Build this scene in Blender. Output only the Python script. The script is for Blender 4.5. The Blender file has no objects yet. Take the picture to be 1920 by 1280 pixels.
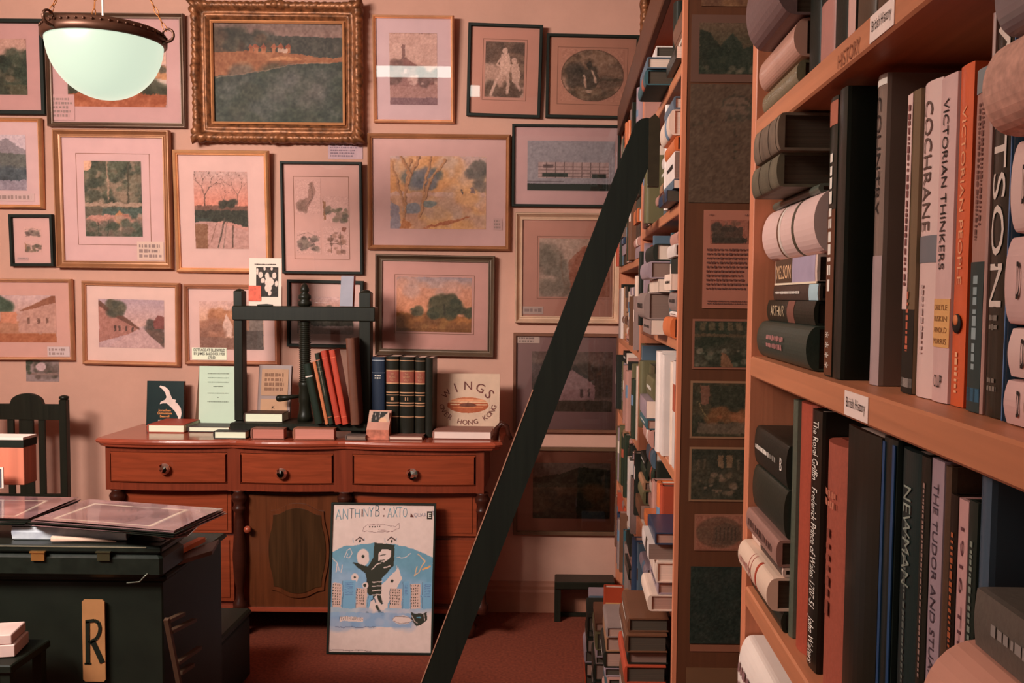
import bpy, math, random
import numpy as np
from mathutils import Matrix, Vector, Euler
PI = math.pi
SC = bpy.context.scene
COL = SC.collection

# ---------------------------------------------------------------- camera
F = 1750.0                       # focal length in pixels of the 1920 px wide frame
EYE = Vector((0.0, 0.0, 1.55))
PITCH, ROLL = math.radians(3.2), 0.011
R = (Matrix.Rotation(PI/2 - PITCH, 3, 'X') @ Matrix.Rotation(ROLL, 3, 'Z'))
v = R.transposed() @ Vector((0, 1, 0))
u0, v0 = v.x/-v.z, v.y/-v.z
SHX = (F*u0 - 95.0)/1920.0
SHY = (85.0 - F*(v0))/-1920.0
cam_d = bpy.data.cameras.new('camera')
cam = bpy.data.objects.new('camera', cam_d)
COL.objects.link(cam)
cam.matrix_world = Matrix.Translation(EYE) @ R.to_4x4()
cam_d.sensor_width = 36.0
cam_d.lens = 36.0*F/1920.0
cam_d.shift_x, cam_d.shift_y = SHX, SHY
cam_d.clip_start = 0.02
SC.camera = cam

def ray(px, py):
    a = (px - 960 + SHX*1920)/F
    b = (640 - py + SHY*1920)/F
    return R @ Vector((a, b, -1))
def at(px, py, ax, val):
    d = ray(px, py); i = 'xyz'.index(ax)
    return EYE + d*((val - EYE[i])/d[i])

# ---------------------------------------------------------------- look and light
SC.view_settings.view_transform = 'Standard'
SC.view_settings.look = 'None'
SC.view_settings.gamma = 1.0
SC.view_settings.use_curve_mapping = False
SC.view_settings.exposure = 0.62
wd = bpy.data.worlds.new('world'); SC.world = wd; wd.use_nodes = True
bg = wd.node_tree.nodes['Background']
bg.inputs[0].default_value = (0.90, 0.74, 0.58, 1)
bg.inputs[1].default_value = 0.20

def area_light(name, loc, target, sx, sy, power, color):
    l = bpy.data.lights.new(name, 'AREA'); l.shape = 'RECTANGLE'; l.size = sx; l.size_y = sy
    l.energy = power; l.color = color
    o = bpy.data.objects.new(name, l); COL.objects.link(o)
    o.location = loc
    o.rotation_euler = (Vector(target) - Vector(loc)).to_track_quat('-Z', 'Y').to_euler()
    return o
KEY = area_light('added_key_light', (-2.5, 0.9, 2.94), (-0.55, 4.5, 1.7), 1.3, 0.9, 116, (1.0, 0.94, 0.86))  # added key light without a fitting, from upper left, aimed at the wall
KEY.data.spread = math.radians(142)

D = 4.52          # depth of the picture wall
XF = 0.272        # front plane of the bookcases on the right
WALL_L, WALL_R, CEIL = -4.0, 1.7, 3.03

# ---------------------------------------------------------------- materials
K = 1.30
def lin(c):
    c = c/255.0
    return c/12.92 if c <= 0.04045 else ((c+0.055)/1.055)**2.4
def alb(rgb, k=K):
    return tuple(min(0.92, lin(c)*k) for c in rgb) + (1.0,)
MATS = {}
def mat(rgb, rough=0.6, kind='plain', name=None, metal=0.0, spec=0.35, coat=0.0, amt=0.12, scale=1.0):
    if sum(rgb) < 130: spec = min(spec, .22)
    key = (tuple(rgb), rough, kind, metal, spec, coat, amt, scale)
    if key in MATS: return MATS[key]
    m = bpy.data.materials.new(name or kind); m.use_nodes = True
    nt = m.node_tree; b = nt.nodes['Principled BSDF']
    b.inputs['Roughness'].default_value = rough
    b.inputs['Metallic'].default_value = metal
    b.inputs['Specular IOR Level'].default_value = spec
    b.inputs['Coat Weight'].default_value = coat
    b.inputs['Coat Roughness'].default_value = 0.12
    c = alb(rgb)
    tc = nt.nodes.new('ShaderNodeTexCoord')
    mp = nt.nodes.new('ShaderNodeMapping'); nt.links.new(tc.outputs['Object'], mp.inputs[0])
    nz = nt.nodes.new('ShaderNodeTexNoise'); nt.links.new(mp.outputs[0], nz.inputs['Vector'])
    rp = nt.nodes.new('ShaderNodeValToRGB')
    lo = tuple(x*(1-amt) for x in c[:3])+(1,); hi = tuple(min(.95, x*(1+amt)) for x in c[:3])+(1,)
    rp.color_ramp.elements[0].color = lo; rp.color_ramp.elements[1].color = hi
    rp.color_ramp.elements[0].position = 0.32; rp.color_ramp.elements[1].position = 0.68
    if kind in ('wood_x', 'wood_y', 'wood_z'):
        s = {'wood_x': (1.2, 30, 30), 'wood_y': (30, 1.2, 30), 'wood_z': (30, 30, 1.2)}[kind]
        mp.inputs['Scale'].default_value = tuple(q*scale for q in s)
        nz.inputs['Scale'].default_value = 2.2; nz.inputs['Detail'].default_value = 6
        nz.inputs['Distortion'].default_value = 0.8
    elif kind == 'cloth':
        nz.inputs['Scale'].default_value = 240*scale; nz.inputs['Detail'].default_value = 3
    elif kind == 'wall':
        nz.inputs['Scale'].default_value = 3.5*scale; nz.inputs['Detail'].default_value = 8
        nz.inputs['Roughness'].default_value = 0.7
    elif kind == 'pages':
        mp.inputs['Scale'].default_value = (4, 900, 4)
        nz.inputs['Scale'].default_value = 1.0
    elif kind == 'leather':
        nz.inputs['Scale'].default_value = 45*scale; nz.inputs['Detail'].default_value = 6
    else:
        nz.inputs['Scale'].default_value = 14*scale; nz.inputs['Detail'].default_value = 4
    nt.links.new(nz.outputs['Fac'], rp.inputs[0])
    nt.links.new(rp.outputs[0], b.inputs['Base Color'])
    if kind in ('cloth', 'leather', 'wood_x', 'wood_y', 'wood_z', 'pages', 'wall'):
        bp = nt.nodes.new('ShaderNodeBump'); bp.inputs['Strength'].default_value = 0.12
        bp.inputs['Distance'].default_value = 0.002
        nt.links.new(nz.outputs['Fac'], bp.inputs['Height']); nt.links.new(bp.outputs[0], b.inputs['Normal'])
    MATS[key] = m
    return m
def emis(name, rgb, strength):
    m = bpy.data.materials.new(name); m.use_nodes = True
    b = m.node_tree.nodes['Principled BSDF']
    b.inputs['Base Color'].default_value = alb(rgb, .12)
    b.inputs['Emission Color'].default_value = tuple(lin(c) for c in rgb)+(1,)
    b.inputs['Emission Strength'].default_value = strength
    b.inputs['Roughness'].default_value = 0.3
    return m
def glass_mat():
    m = bpy.data.materials.new('picture_glass'); m.use_nodes = True
    nt = m.node_tree; nt.nodes.clear()
    o = nt.nodes.new('ShaderNodeOutputMaterial'); mx = nt.nodes.new('ShaderNodeMixShader')
    t = nt.nodes.new('ShaderNodeBsdfTransparent'); g = nt.nodes.new('ShaderNodeBsdfGlossy')
    g.inputs['Roughness'].default_value = 0.015
    fr = nt.nodes.new('ShaderNodeFresnel'); fr.inputs['IOR'].default_value = 1.62
    nt.links.new(fr.outputs[0], mx.inputs[0]); nt.links.new(t.outputs[0], mx.inputs[1])
    nt.links.new(g.outputs[0], mx.inputs[2]); nt.links.new(mx.outputs[0], o.inputs[0])
    return m
GLASS = glass_mat()
def attr_mat(name, rough=0.7, coat=0.0):
    m = bpy.data.materials.new(name); m.use_nodes = True
    nt = m.node_tree; b = nt.nodes['Principled BSDF']
    a = nt.nodes.new('ShaderNodeAttribute'); a.attribute_name = 'paint'
    nt.links.new(a.outputs['Color'], b.inputs['Base Color'])
    b.inputs['Roughness'].default_value = rough; b.inputs['Specular IOR Level'].default_value = 0.3
    b.inputs['Coat Weight'].default_value = coat
    return m
PAINT = attr_mat('printed_ink'); PAINT_GLOSS = attr_mat('oil_paint', 0.6, 0.0)

# ---------------------------------------------------------------- mesh building
class MB:
    def __init__(s): s.v = []; s.f = []; s.smooth = set(); s.mi = {}; s.cur = 0
    def _f(s, f, sm=False):
        if sm: s.smooth.add(len(s.f))
        if s.cur: s.mi[len(s.f)] = s.cur
        s.f.append(tuple(f))
    def box(s, a, b):
        x0, y0, z0 = a; x1, y1, z1 = b; n = len(s.v)
        s.v += [(x0,y0,z0),(x1,y0,z0),(x1,y1,z0),(x0,y1,z0),(x0,y0,z1),(x1,y0,z1),(x1,y1,z1),(x0,y1,z1)]
        for q in ((0,3,2,1),(4,5,6,7),(0,1,5,4),(1,2,6,5),(2,3,7,6),(3,0,4,7)): s._f([n+i for i in q])
        return s
    def cbox(s, a, b, c=0.003):
        """box with chamfered edges"""
        bm_pts = []
        x0, y0, z0 = a; x1, y1, z1 = b
        c = min(c, (x1-x0)/3, (y1-y0)/3, (z1-z0)/3)
        n = len(s.v)
        prof = [(z0, c), (z0+c, 0), (z1-c, 0), (z1, c)]
        for z, i in prof:
            e = c - i if False else 0
            k = c
            xs0, xs1, ys0, ys1 = x0+i, x1-i, y0+i, y1-i
            kk = c*0.6
            s.v += [(xs0+kk,ys0,z),(xs1-kk,ys0,z),(xs1,ys0+kk,z),(xs1,ys1-kk,z),(xs1-kk,ys1,z),(xs0+kk,ys1,z),(xs0,ys1-kk,z),(xs0,ys0+kk,z)]
        for l in range(3):
            for j in range(8):
                a0 = n+l*8+j; a1 = n+l*8+(j+1) % 8
                s._f((a0, a1, a1+8, a0+8))
        s._f([n+7-j for j in range(8)]); s._f([n+24+j for j in range(8)])
        return s
    def prism(s, pts, lo, hi, ax='z', smooth=False):
        n = len(s.v); m = len(pts)
        def P(p, h):
            if ax == 'z': return (p[0], p[1], h)
            if ax == 'y': return (p[0], h, p[1])
            return (h, p[0], p[1])
        s.v += [P(p, lo) for p in pts] + [P(p, hi) for p in pts]
        for j in range(m):
            k = (j+1) % m; s._f((n+j, n+k, n+m+k, n+m+j), smooth)
        s._f([n+m-1-j for j in range(m)]); s._f([n+m+j for j in range(m)])
        return s
    def layers(s, outs, smooth=False):
        """outs: list of closed loops of 3D points, same count"""
        n = len(s.v); m = len(outs[0])
        for o in outs: s.v += [tuple(p) for p in o]
        for l in range(len(outs)-1):
            for j in range(m):
                k = (j+1) % m; a = n+l*m
                s._f((a+j, a+k, a+m+k, a+m+j), smooth)
        s._f([n+m-1-j for j in range(m)]); a = n+(len(outs)-1)*m; s._f([a+j for j in range(m)])
        return s
    def lathe(s, prof, c=(0,0,0), n=24, axis='z', closed=False):
        b = len(s.v)
        for r, h in prof:
            for j in range(n):
                t = 2*PI*j/n; q = (r*math.cos(t), r*math.sin(t), h)
                if axis == 'y': q = (q[0], -h, q[1])
                if axis == 'x': q = (h, q[0], q[1])
                s.v.append((c[0]+q[0], c[1]+q[1], c[2]+q[2]))
        for l in range(len(prof)-1):
            for j in range(n):
                k = (j+1) % n; s._f((b+l*n+j, b+l*n+k, b+(l+1)*n+k, b+(l+1)*n+j), True)
        if prof[0][0] > 1e-6: s._f([b+n-1-j for j in range(n)])
        if prof[-1][0] > 1e-6: s._f([b+(len(prof)-1)*n+j for j in range(n)])
        return s
    def tube(s, pts, r, n=8, r2=None):
        pts = [Vector(p) for p in pts]; b = len(s.v); m = len(pts)
        up = Vector((0.13, 0.31, 0.94))
        for i, p in enumerate(pts):
            t = (pts[min(i+1, m-1)] - pts[max(i-1, 0)]).normalized()
            a = t.cross(up)
            if a.length < 1e-3: a = t.cross(Vector((1, 0, 0)))
            a.normalize(); c = t.cross(a)
            rr = r if r2 is None else r + (r2-r)*i/(m-1)
            for j in range(n):
                q = p + a*(rr*math.cos(2*PI*j/n)) + c*(rr*math.sin(2*PI*j/n)); s.v.append(tuple(q))
        for l in range(m-1):
            for j in range(n):
                k = (j+1) % n; s._f((b+l*n+j, b+l*n+k, b+(l+1)*n+k, b+(l+1)*n+j), True)
        s._f([b+n-1-j for j in range(n)]); s._f([b+(m-1)*n+j for j in range(n)])
        return s
    def bar(s, p, q, w, t, up=(0, 0, 1)):
        """rectangular bar from p to q: w across, t along up"""
        p, q = Vector(p), Vector(q); d = (q-p).normalized()
        a = d.cross(Vector(up)).normalized(); c = a.cross(d).normalized(); n = len(s.v)
        for e in (p, q):
            for i, j in ((-1,-1),(1,-1),(1,1),(-1,1)):
                s.v.append(tuple(e + a*(w/2*i) + c*(t/2*j)))
        for f in ((0,3,2,1),(4,5,6,7),(0,1,5,4),(1,2,6,5),(2,3,7,6),(3,0,4,7)): s._f([n+i for i in f])
        return s
    def ball(s, c, r, n=12):
        if not isinstance(r, tuple): r = (r, r, r)
        b = len(s.v); m = n//2
        for i in range(m+1):
            ph = PI*i/m
            for j in range(n):
                t = 2*PI*j/n
                s.v.append((c[0]+r[0]*math.sin(ph)*math.cos(t), c[1]+r[1]*math.sin(ph)*math.sin(t), c[2]-r[2]*math.cos(ph)))
        for i in range(m):
            for j in range(n):
                k = (j+1) % n; s._f((b+i*n+j, b+i*n+k, b+(i+1)*n+k, b+(i+1)*n+j), True)
        return s
    def build(s, name, mats, parent=None):
        me = bpy.data.meshes.new(name); me.from_pydata(s.v, [], s.f)
        if not isinstance(mats, (list, tuple)): mats = [mats]
        for m in mats: me.materials.append(m)
        for i, p in enumerate(me.polygons):
            if i in s.smooth: p.use_smooth = True
            if i in s.mi: p.material_index = s.mi[i]
        me.validate(); me.update()
        o = bpy.data.objects.new(name, me); COL.objects.link(o)
        if parent: o.parent = parent
        return o
def thing(name, label, cat, loc=(0,0,0), rot=(0,0,0), group=None):
    o = bpy.data.objects.new(name, None); o.empty_display_size = 0.05
    COL.objects.link(o); o.location = loc; o.rotation_euler = rot
    return tag(o, label, cat, group)
def tag(o, label, cat, group=None):
    o['label'] = label; o['category'] = cat
    if group: o['group'] = group
    return o
def struct(o): o['kind'] = 'structure'; return o

_fontcache = {}
def text(body, w, h, m, parent, M, name='lettering', label=None, bold=0.0, keep=False):
    """flat lettering fitted in a w x h box centred on local 0,0; M maps text x,y,normal to parent space"""
    cu = bpy.data.curves.new('t', 'FONT'); cu.body = body; cu.align_x = 'CENTER'; cu.align_y = 'CENTER'
    cu.resolution_u = 3; cu.offset = bold
    if '\n' in body: cu.space_line = 1.0
    ob = bpy.data.objects.new('t', cu); COL.objects.link(ob)
    dg = bpy.context.evaluated_depsgraph_get()
    me = bpy.data.meshes.new_from_object(ob.evaluated_get(dg))
    bpy.data.objects.remove(ob); bpy.data.curves.remove(cu)
    n = len(me.vertices); co = np.zeros(n*3); me.vertices.foreach_get('co', co); co = co.reshape(-1, 3)
    mn, mx = co.min(0), co.max(0); sz = np.maximum(mx-mn, 1e-6)
    s = np.array([w/sz[0], h/sz[1], 1.0])
    if keep: s[:2] = min(s[0], s[1])
    co = (co - (mn+mx)/2)*s; co[:, 2] = 0.0004
    me.vertices.foreach_set('co', co.ravel()); me.transform(M); me.update()
    me.materials.clear(); me.materials.append(m); me.name = name
    o = bpy.data.objects.new(name, me); COL.objects.link(o); o.parent = parent
    if label: o['label'] = label
    return o
def scrib(w, h, rows, m, parent, M, name='small_print', seed=0, fill=0.62, ragged=0.25):
    """rows of tiny word-like strokes for print too small to read"""
    rn = random.Random(seed); b = MB(); lh = h/rows
    for r in range(rows):
        y = h/2 - (r+0.5)*lh; x = -w/2; end = w/2 - rn.random()*ragged*w
        if rows == 1: end = w/2
        while x < end:
            l = min(end-x, lh*rn.uniform(0.25, 0.8))
            k = lh*fill*rn.uniform(0.35, 0.55)
            q = [M @ Vector((x+i*l, y+j*k, 0.0004)) for i, j in ((0,-1),(1,-1),(1,1),(0,1))]
            n = len(b.v); b.v += [tuple(p) for p in q]; b._f((n, n+1, n+2, n+3))
            x += l + lh*rn.uniform(0.12, 0.35)
    return b.build(name, m, parent)
def axes(o, x, y):
    x = Vector(x); y = Vector(y); z = x.cross(y); M = Matrix.Identity(4)
    for i in range(3): M[i][0], M[i][1], M[i][2], M[i][3] = x[i], y[i], z[i], o[i]
    return M
FACE = lambda x, y, z: axes((x, y, z), (1,0,0), (0,0,1))      # faces -Y
SPINE_DN = lambda x, y, z: axes((x, y, z), (0,0,-1), (0,-1,0))  # on a spine, reads downwards
SPINE_AC = lambda x, y, z: axes((x, y, z), (0,-1,0), (0,0,1))   # on a spine, reads across
SPINE_LY = lambda x, y, z: axes((x, y, z), (0,0,1), (0,1,0))    # spine of a lying book

# ---------------------------------------------------------------- painting on fine meshes
def fbm(h, w, scale, rs, octv=4):
    out = np.zeros((h, w)); amp = 1.0; tot = 0
    for o in range(octv):
        gh, gw = max(2, int(scale*2**o*h/w)+2), max(2, int(scale*2**o)+2)
        g = rs.rand(gh, gw)
        yy = np.linspace(0, gh-1.001, h); xx = np.linspace(0, gw-1.001, w)
        yi = yy.astype(int); xi = xx.astype(int); fy = (yy-yi)[:, None]; fx = (xx-xi)[None, :]
        fy = fy*fy*(3-2*fy); fx = fx*fx*(3-2*fx)
        a = g[yi][:, xi]; b = g[yi][:, xi+1]; c = g[yi+1][:, xi]; d = g[yi+1][:, xi+1]
        out += amp*((a*(1-fx)+b*fx)*(1-fy)+(c*(1-fx)+d*fx)*fy); tot += amp; amp *= 0.55
    return out/tot - 0.5
class Cv:
    """canvas, x right 0..1, y down 0..1, colours 0..255 sRGB"""
    def __init__(s, w, h, bgc, seed=1, wob=0.02):
        s.w, s.h = w, h; s.rs = np.random.RandomState(seed)
        s.a = np.ones((h, w, 3))*np.array(bgc, float)
        yy, xx = np.mgrid[0:h, 0:w]; s.x = xx/(w-1); s.y = yy/(h-1)
        s.wob(wob)
    def wob(s, k):
        s.X = s.x + fbm(s.h, s.w, 9, s.rs)*k*2.5 + fbm(s.h, s.w, 34, s.rs, 2)*k*1.4; s.Y = s.y + fbm(s.h, s.w, 9, s.rs)*k*2.5 + fbm(s.h, s.w, 34, s.rs, 2)*k*1.4; return s
    def put(s, m, c, al=1.0):
        m = np.clip(m, 0, 1)[..., None]*al; s.a = s.a*(1-m)+np.array(c, float)*m; return s
    def grad(s, y0, y1, c0, c1, al=1.0):
        t = np.clip((s.Y-y0)/max(1e-6, y1-y0), 0, 1)[..., None]
        c = np.array(c0, float)*(1-t)+np.array(c1, float)*t
        m = ((s.Y >= y0) & (s.Y <= y1))[..., None]*al; s.a = s.a*(1-m)+c*m; return s
    def rect(s, x0, y0, x1, y1, c, al=1.0): return s.put(((s.X>=x0)&(s.X<=x1)&(s.Y>=y0)&(s.Y<=y1))*1.0, c, al)
    def ell(s, x, y, rx, ry, c, al=1.0, soft=0.12):
        d = np.sqrt(((s.X-x)/rx)**2+((s.Y-y)/ry)**2); return s.put((1-d)/soft+0.5, c, al)
    def poly(s, pts, c, al=1.0):
        ins = np.zeros(s.X.shape, bool); n = len(pts)
        for i in range(n):
            x0, y0 = pts[i]; x1, y1 = pts[(i+1) % n]
            if y0 == y1: continue
            cnd = ((s.Y > y0) != (s.Y > y1)) & (s.X < (x1-x0)*(s.Y-y0)/(y1-y0)+x0); ins ^= cnd
        return s.put(ins*1.0, c, al)
    def line(s, pts, wd, c, al=1.0):
        m = np.zeros(s.X.shape); asp = s.h/s.w
        for (x0, y0), (x1, y1) in zip(pts[:-1], pts[1:]):
            dx, dy = x1-x0, (y1-y0)*asp; L = dx*dx+dy*dy+1e-9
            t = np.clip(((s.X-x0)*dx+(s.Y-y0)*asp*dy)/L, 0, 1)
            d = np.hypot(s.X-x0-t*dx, (s.Y-y0)*asp-t*dy); m = np.maximum(m, (1-d/(wd/2))*2)
        return s.put(m, c, al)
    def blobs(s, n, box, r, cols, al=0.85):
        for i in range(n):
            x = box[0]+s.rs.rand()*(box[2]-box[0]); y = box[1]+s.rs.rand()*(box[3]-box[1])
            k = r*(0.5+s.rs.rand()); s.ell(x, y, k, k*0.8*s.w/s.h, cols[s.rs.randint(len(cols))], al, 0.5)
        return s
    def mottle(s, amp, scale=12, y0=0, y1=1, tint=(1, 1, 1)):
        n = fbm(s.h, s.w, scale, s.rs, 4)*2*amp; m = ((s.y >= y0) & (s.y <= y1))
        s.a = np.clip(s.a + (n*m)[..., None]*np.array(tint), 4, 250); return s
    def tree(s, x, y, hgt, c=(60, 40, 35), wd=0.02, lean=0.0, depth=4):
        def br(x, y, l, a, w, d):
            x2 = x+l*math.sin(a)*s.h/s.w; y2 = y-l*math.cos(a)
            s.line([(x, y), (x2, y2)], w, c, 0.9)
            if d:
                for k in (-1, 1): br(x2, y2, l*(0.62+0.15*s.rs.rand()), a+k*(0.3+0.35*s.rs.rand()), w*0.65, d-1)
        br(x, y, hgt*0.38, lean, wd, depth); return s
def paint(name, cv, w, h, parent, M, m=None, label=None):
    """canvas -> coloured grid mesh w x h centred on M"""
    H, W = cv.h, cv.w
    if min(H, W) > 30 and name in ('print',): cv.a = np.clip(cv.a + (fbm(H, W, 26, cv.rs, 3)*2*13+fbm(H, W, 70, cv.rs, 1)*2*9)[..., None]*np.array((1,.92,.85)), 6, 240)
    xs = (cv.x-0.5)*w; ys = (0.5-cv.y)*h
    co = np.stack([xs, ys, np.zeros_like(xs)], -1).reshape(-1, 3)
    me = bpy.data.meshes.new(name)
    i = np.arange(H*W).reshape(H, W)
    q = np.stack([i[1:, :-1], i[1:, 1:], i[:-1, 1:], i[:-1, :-1]], -1).reshape(-1, 4)
    nf = len(q)
    me.vertices.add(H*W); me.vertices.foreach_set('co', co.ravel())
    me.loops.add(nf*4); me.loops.foreach_set('vertex_index', q.ravel().astype(np.int32))
    me.polygons.add(nf); me.polygons.foreach_set('loop_start', np.arange(0, nf*4, 4, dtype=np.int32))
    me.update(calc_edges=True)
    a = cv.a/255.0; l = np.where(a <= 0.04045, a/12.92, ((a+0.055)/1.055)**2.4)*K
    c4 = np.concatenate([np.clip(l, 0, 0.92), np.ones((H, W, 1))], -1)
    at_ = me.color_attributes.new('paint', 'FLOAT_COLOR', 'POINT'); at_.data.foreach_set('color', c4.astype(np.float32).ravel())
    me.materials.append(m or PAINT); me.transform(M); me.update()
    o = bpy.data.objects.new(name, me); COL.objects.link(o); o.parent = parent
    if label: o['label'] = label
    return o
# ---------------------------------------------------------------- materials in use
M_WALL = mat((178,131,114), 0.9, 'wall', 'wallpaper', amt=0.06)
M_SKIRT = mat((150,96,76), 0.6, 'plain', 'skirting_paint', amt=0.05)
M_CEIL = mat((190,160,145), 0.9, 'wall', 'ceiling_paint', amt=0.03)
M_FLOOR = mat((112,50,32), 0.95, 'cloth', 'red_carpet', amt=0.25, scale=0.35)
M_RAIL = mat((96,52,38), 0.5, 'wood_x', 'dark_rail')
M_SHELF = mat((168,103,72), 0.42, 'wood_y', 'shelf_wood', amt=0.10)
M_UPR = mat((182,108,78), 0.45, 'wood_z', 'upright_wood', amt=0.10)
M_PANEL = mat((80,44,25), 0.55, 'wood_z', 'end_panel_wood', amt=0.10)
M_INNER = mat((120,62,34), 0.6, 'wood_z', 'inner_wood', amt=0.12)
M_MAH = mat((122,52,30), 0.26, 'wood_x', 'mahogany', amt=0.16, coat=0.25)
M_MAHV = mat((106,44,27), 0.28, 'wood_z', 'mahogany_upright', amt=0.16, coat=0.25)
M_MAHT = mat((140,62,42), 0.20, 'wood_x', 'mahogany_top', amt=0.14, coat=0.35)
M_MAHD = mat((52,22,14), 0.35, 'wood_x', 'dark_mahogany', amt=0.15)
M_EBON = mat((26,25,18), 0.38, 'wood_z', 'ebonised_wood', amt=0.2)
M_BLACK = mat((19,22,15), 0.55, 'plain', 'black_paint', amt=0.15)
M_BLACKL = mat((24,27,22), 0.32, 'leather', 'black_leather', amt=0.2)
M_PAPER = mat((205,178,168), 0.85, 'plain', 'paper', amt=0.03)
M_CREAM = mat((205,204,180), 0.85, 'pages', 'cream_pages', amt=0.06)
M_PAGES = mat((198,168,152), 0.85, 'pages', 'pages', amt=0.09)
M_INK = mat((44,34,30), 0.8, 'plain', 'ink', amt=0.02)
M_WHITEINK = mat((205,190,178), 0.6, 'plain', 'white_ink', amt=0.02)
M_GILT = mat((186,120,62), 0.32, 'plain', 'gilt', metal=0.6, amt=0.15)
M_GILTD = mat((150,88,44), 0.38, 'plain', 'old_gilt', metal=0.45, amt=0.25, scale=4)
M_BRONZE = mat((88,58,40), 0.4, 'plain', 'bronze', metal=0.3, amt=0.2)
M_BRASS = mat((200,140,80), 0.3, 'plain', 'brass', metal=0.8, amt=0.1)
M_DARKMETAL = mat((74,46,34), 0.38, 'plain', 'dark_bronze_metal', metal=0.6, amt=0.2)

# ---------------------------------------------------------------- the room
struct(MB().box((WALL_L-.1, -3.2, -.1), (WALL_R+.1, D+.1, 0)).build('floor', M_FLOOR))
struct(MB().box((WALL_L-.1, -1.2, CEIL), (WALL_R+.1, D+.1, CEIL+.1)).build('ceiling', M_CEIL))
struct(MB().box((WALL_L-.1, D, 0), (WALL_R+.1, D+.1, CEIL)).build('wall_back', M_WALL))
struct(MB().box((WALL_L-.1,-3.2,0),(WALL_L,D,CEIL)).build('wall_left', M_WALL))
struct(MB().box((WALL_R, -3.2, 0), (WALL_R+.1, D, CEIL)).build('wall_right', M_WALL))
bb = MB()
bb.prism([(D,0),(D-.022,0),(D-.022,.10),(D-.016,.112),(D-.016,.128),(D-.008,.14),(D-.006,.15),(D,.15)], WALL_L+.001, XF+.01, 'x')
struct(bb.build('baseboard_back', M_SKIRT))
pr = MB().prism([(D,2.965),(D-.02,2.965),(D-.035,2.98),(D-.035,3.0),(D-.05,3.01),(D-.05,CEIL),(D,CEIL)], WALL_L+.001, WALL_R-.001, 'x')
struct(pr.build('trim_1', M_RAIL))

# ---------------------------------------------------------------- lamps
LX, LY = at(197, 90, 'y', 3.0).x, 3.0
rz = at(197, 75, 'y', 3.0).z
lamp = thing('pendant_lamp', 'lit white glass bowl pendant lamp hung from chains on a dark bronze ring', 'lamp', (LX, LY, rz))
RR = 0.172
prof = [(RR*math.cos(t), -0.186*math.sin(t)) for t in np.linspace(0, PI/2-.001, 16)]
prof[-1] = (0.0, -0.186)
MB().lathe([(RR-.01,0.0)]+prof, n=48).build('glass_bowl', emis('lit_glass', (218,233,208), 0.62), lamp)
rim = MB().lathe([(RR-.012,-.004),(RR+.004,-.012),(RR+.010,-.006),(RR+.011,.010),(RR+.006,.016),(RR+.006,.024),(RR+.002,.030),(RR-.010,.030),(RR-.014,.0)], n=48)
for i in range(48):
    a = 2*PI*i/48; rim.ball((math.cos(a)*(RR+.009), math.sin(a)*(RR+.009), .018), .0045, 6)
rim.build('rim_ring', M_DARKMETAL, lamp)
apex = (0, 0, 0.42)
for k, a in enumerate((math.radians(2), math.radians(128), math.radians(246))):
    c, s_ = math.cos(a), math.sin(a)
    pts = []
    for t in np.linspace(0, 1, 18):
        th = -PI/2 + t*1.7*PI; rr = .024*(1-.55*t)
        pts.append(((RR+.018+rr*math.cos(th)+.004)*c, (RR+.018+rr*math.cos(th)+.004)*s_, .018+rr*math.sin(th)+.004))
    pts = [((RR+.002)*c, (RR+.002)*s_, -.006)] + pts
    MB().tube(pts, .0052, 7, .003).build('scroll_hook', M_DARKMETAL, lamp)
    p0 = Vector(((RR+.02)*c, (RR+.02)*s_, .03)); p1 = Vector(apex); ch = MB(); n = 16
    for i in range(n):
        q0 = p0.lerp(p1, i/n); q1 = p0.lerp(p1, (i+1.12)/n); d = (q1-q0)
        side = d.cross(Vector((c, s_, 0))).normalized() if i % 2 else d.cross(Vector((c, s_, 0))).cross(d).normalized()
        loop = [q0.lerp(q1, .5) + d*(.5*math.cos(t)) + side*(.0055*math.sin(t)) for t in np.linspace(0, 2*PI, 9)]
        ch.tube(loop, .0016, 5)
    ch.build('chain', M_GILTD, lamp)
MB().lathe([(0,-.03),(.02,-.02),(.028,0),(.012,.02),(.006,.05),(0,.05)], (0,0,apex[2]), 16).build('top_cap', M_DARKMETAL, lamp)
MB().tube([(-.005,0,CEIL-rz),(-.005,0,.1),(-.005,0,-.02)], .0035, 8).build('cord', M_PAPER, lamp)

fx = at(700, 175, 'y', 2*D-0.3)
strip = thing('fluorescent_batten', 'long white fluorescent strip fitting fixed under the ceiling', 'lamp', (-1.48, .3, CEIL-.075))
MB().box((-.72,-.06,.03),(.72,.06,.075)).build('housing', M_PAPER, strip)
MB().box((-.70,-.055,-.06),(.70,.055,.03)).build('diffuser', emis('tube_light', (236,245,232), 8.0), strip)

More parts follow.
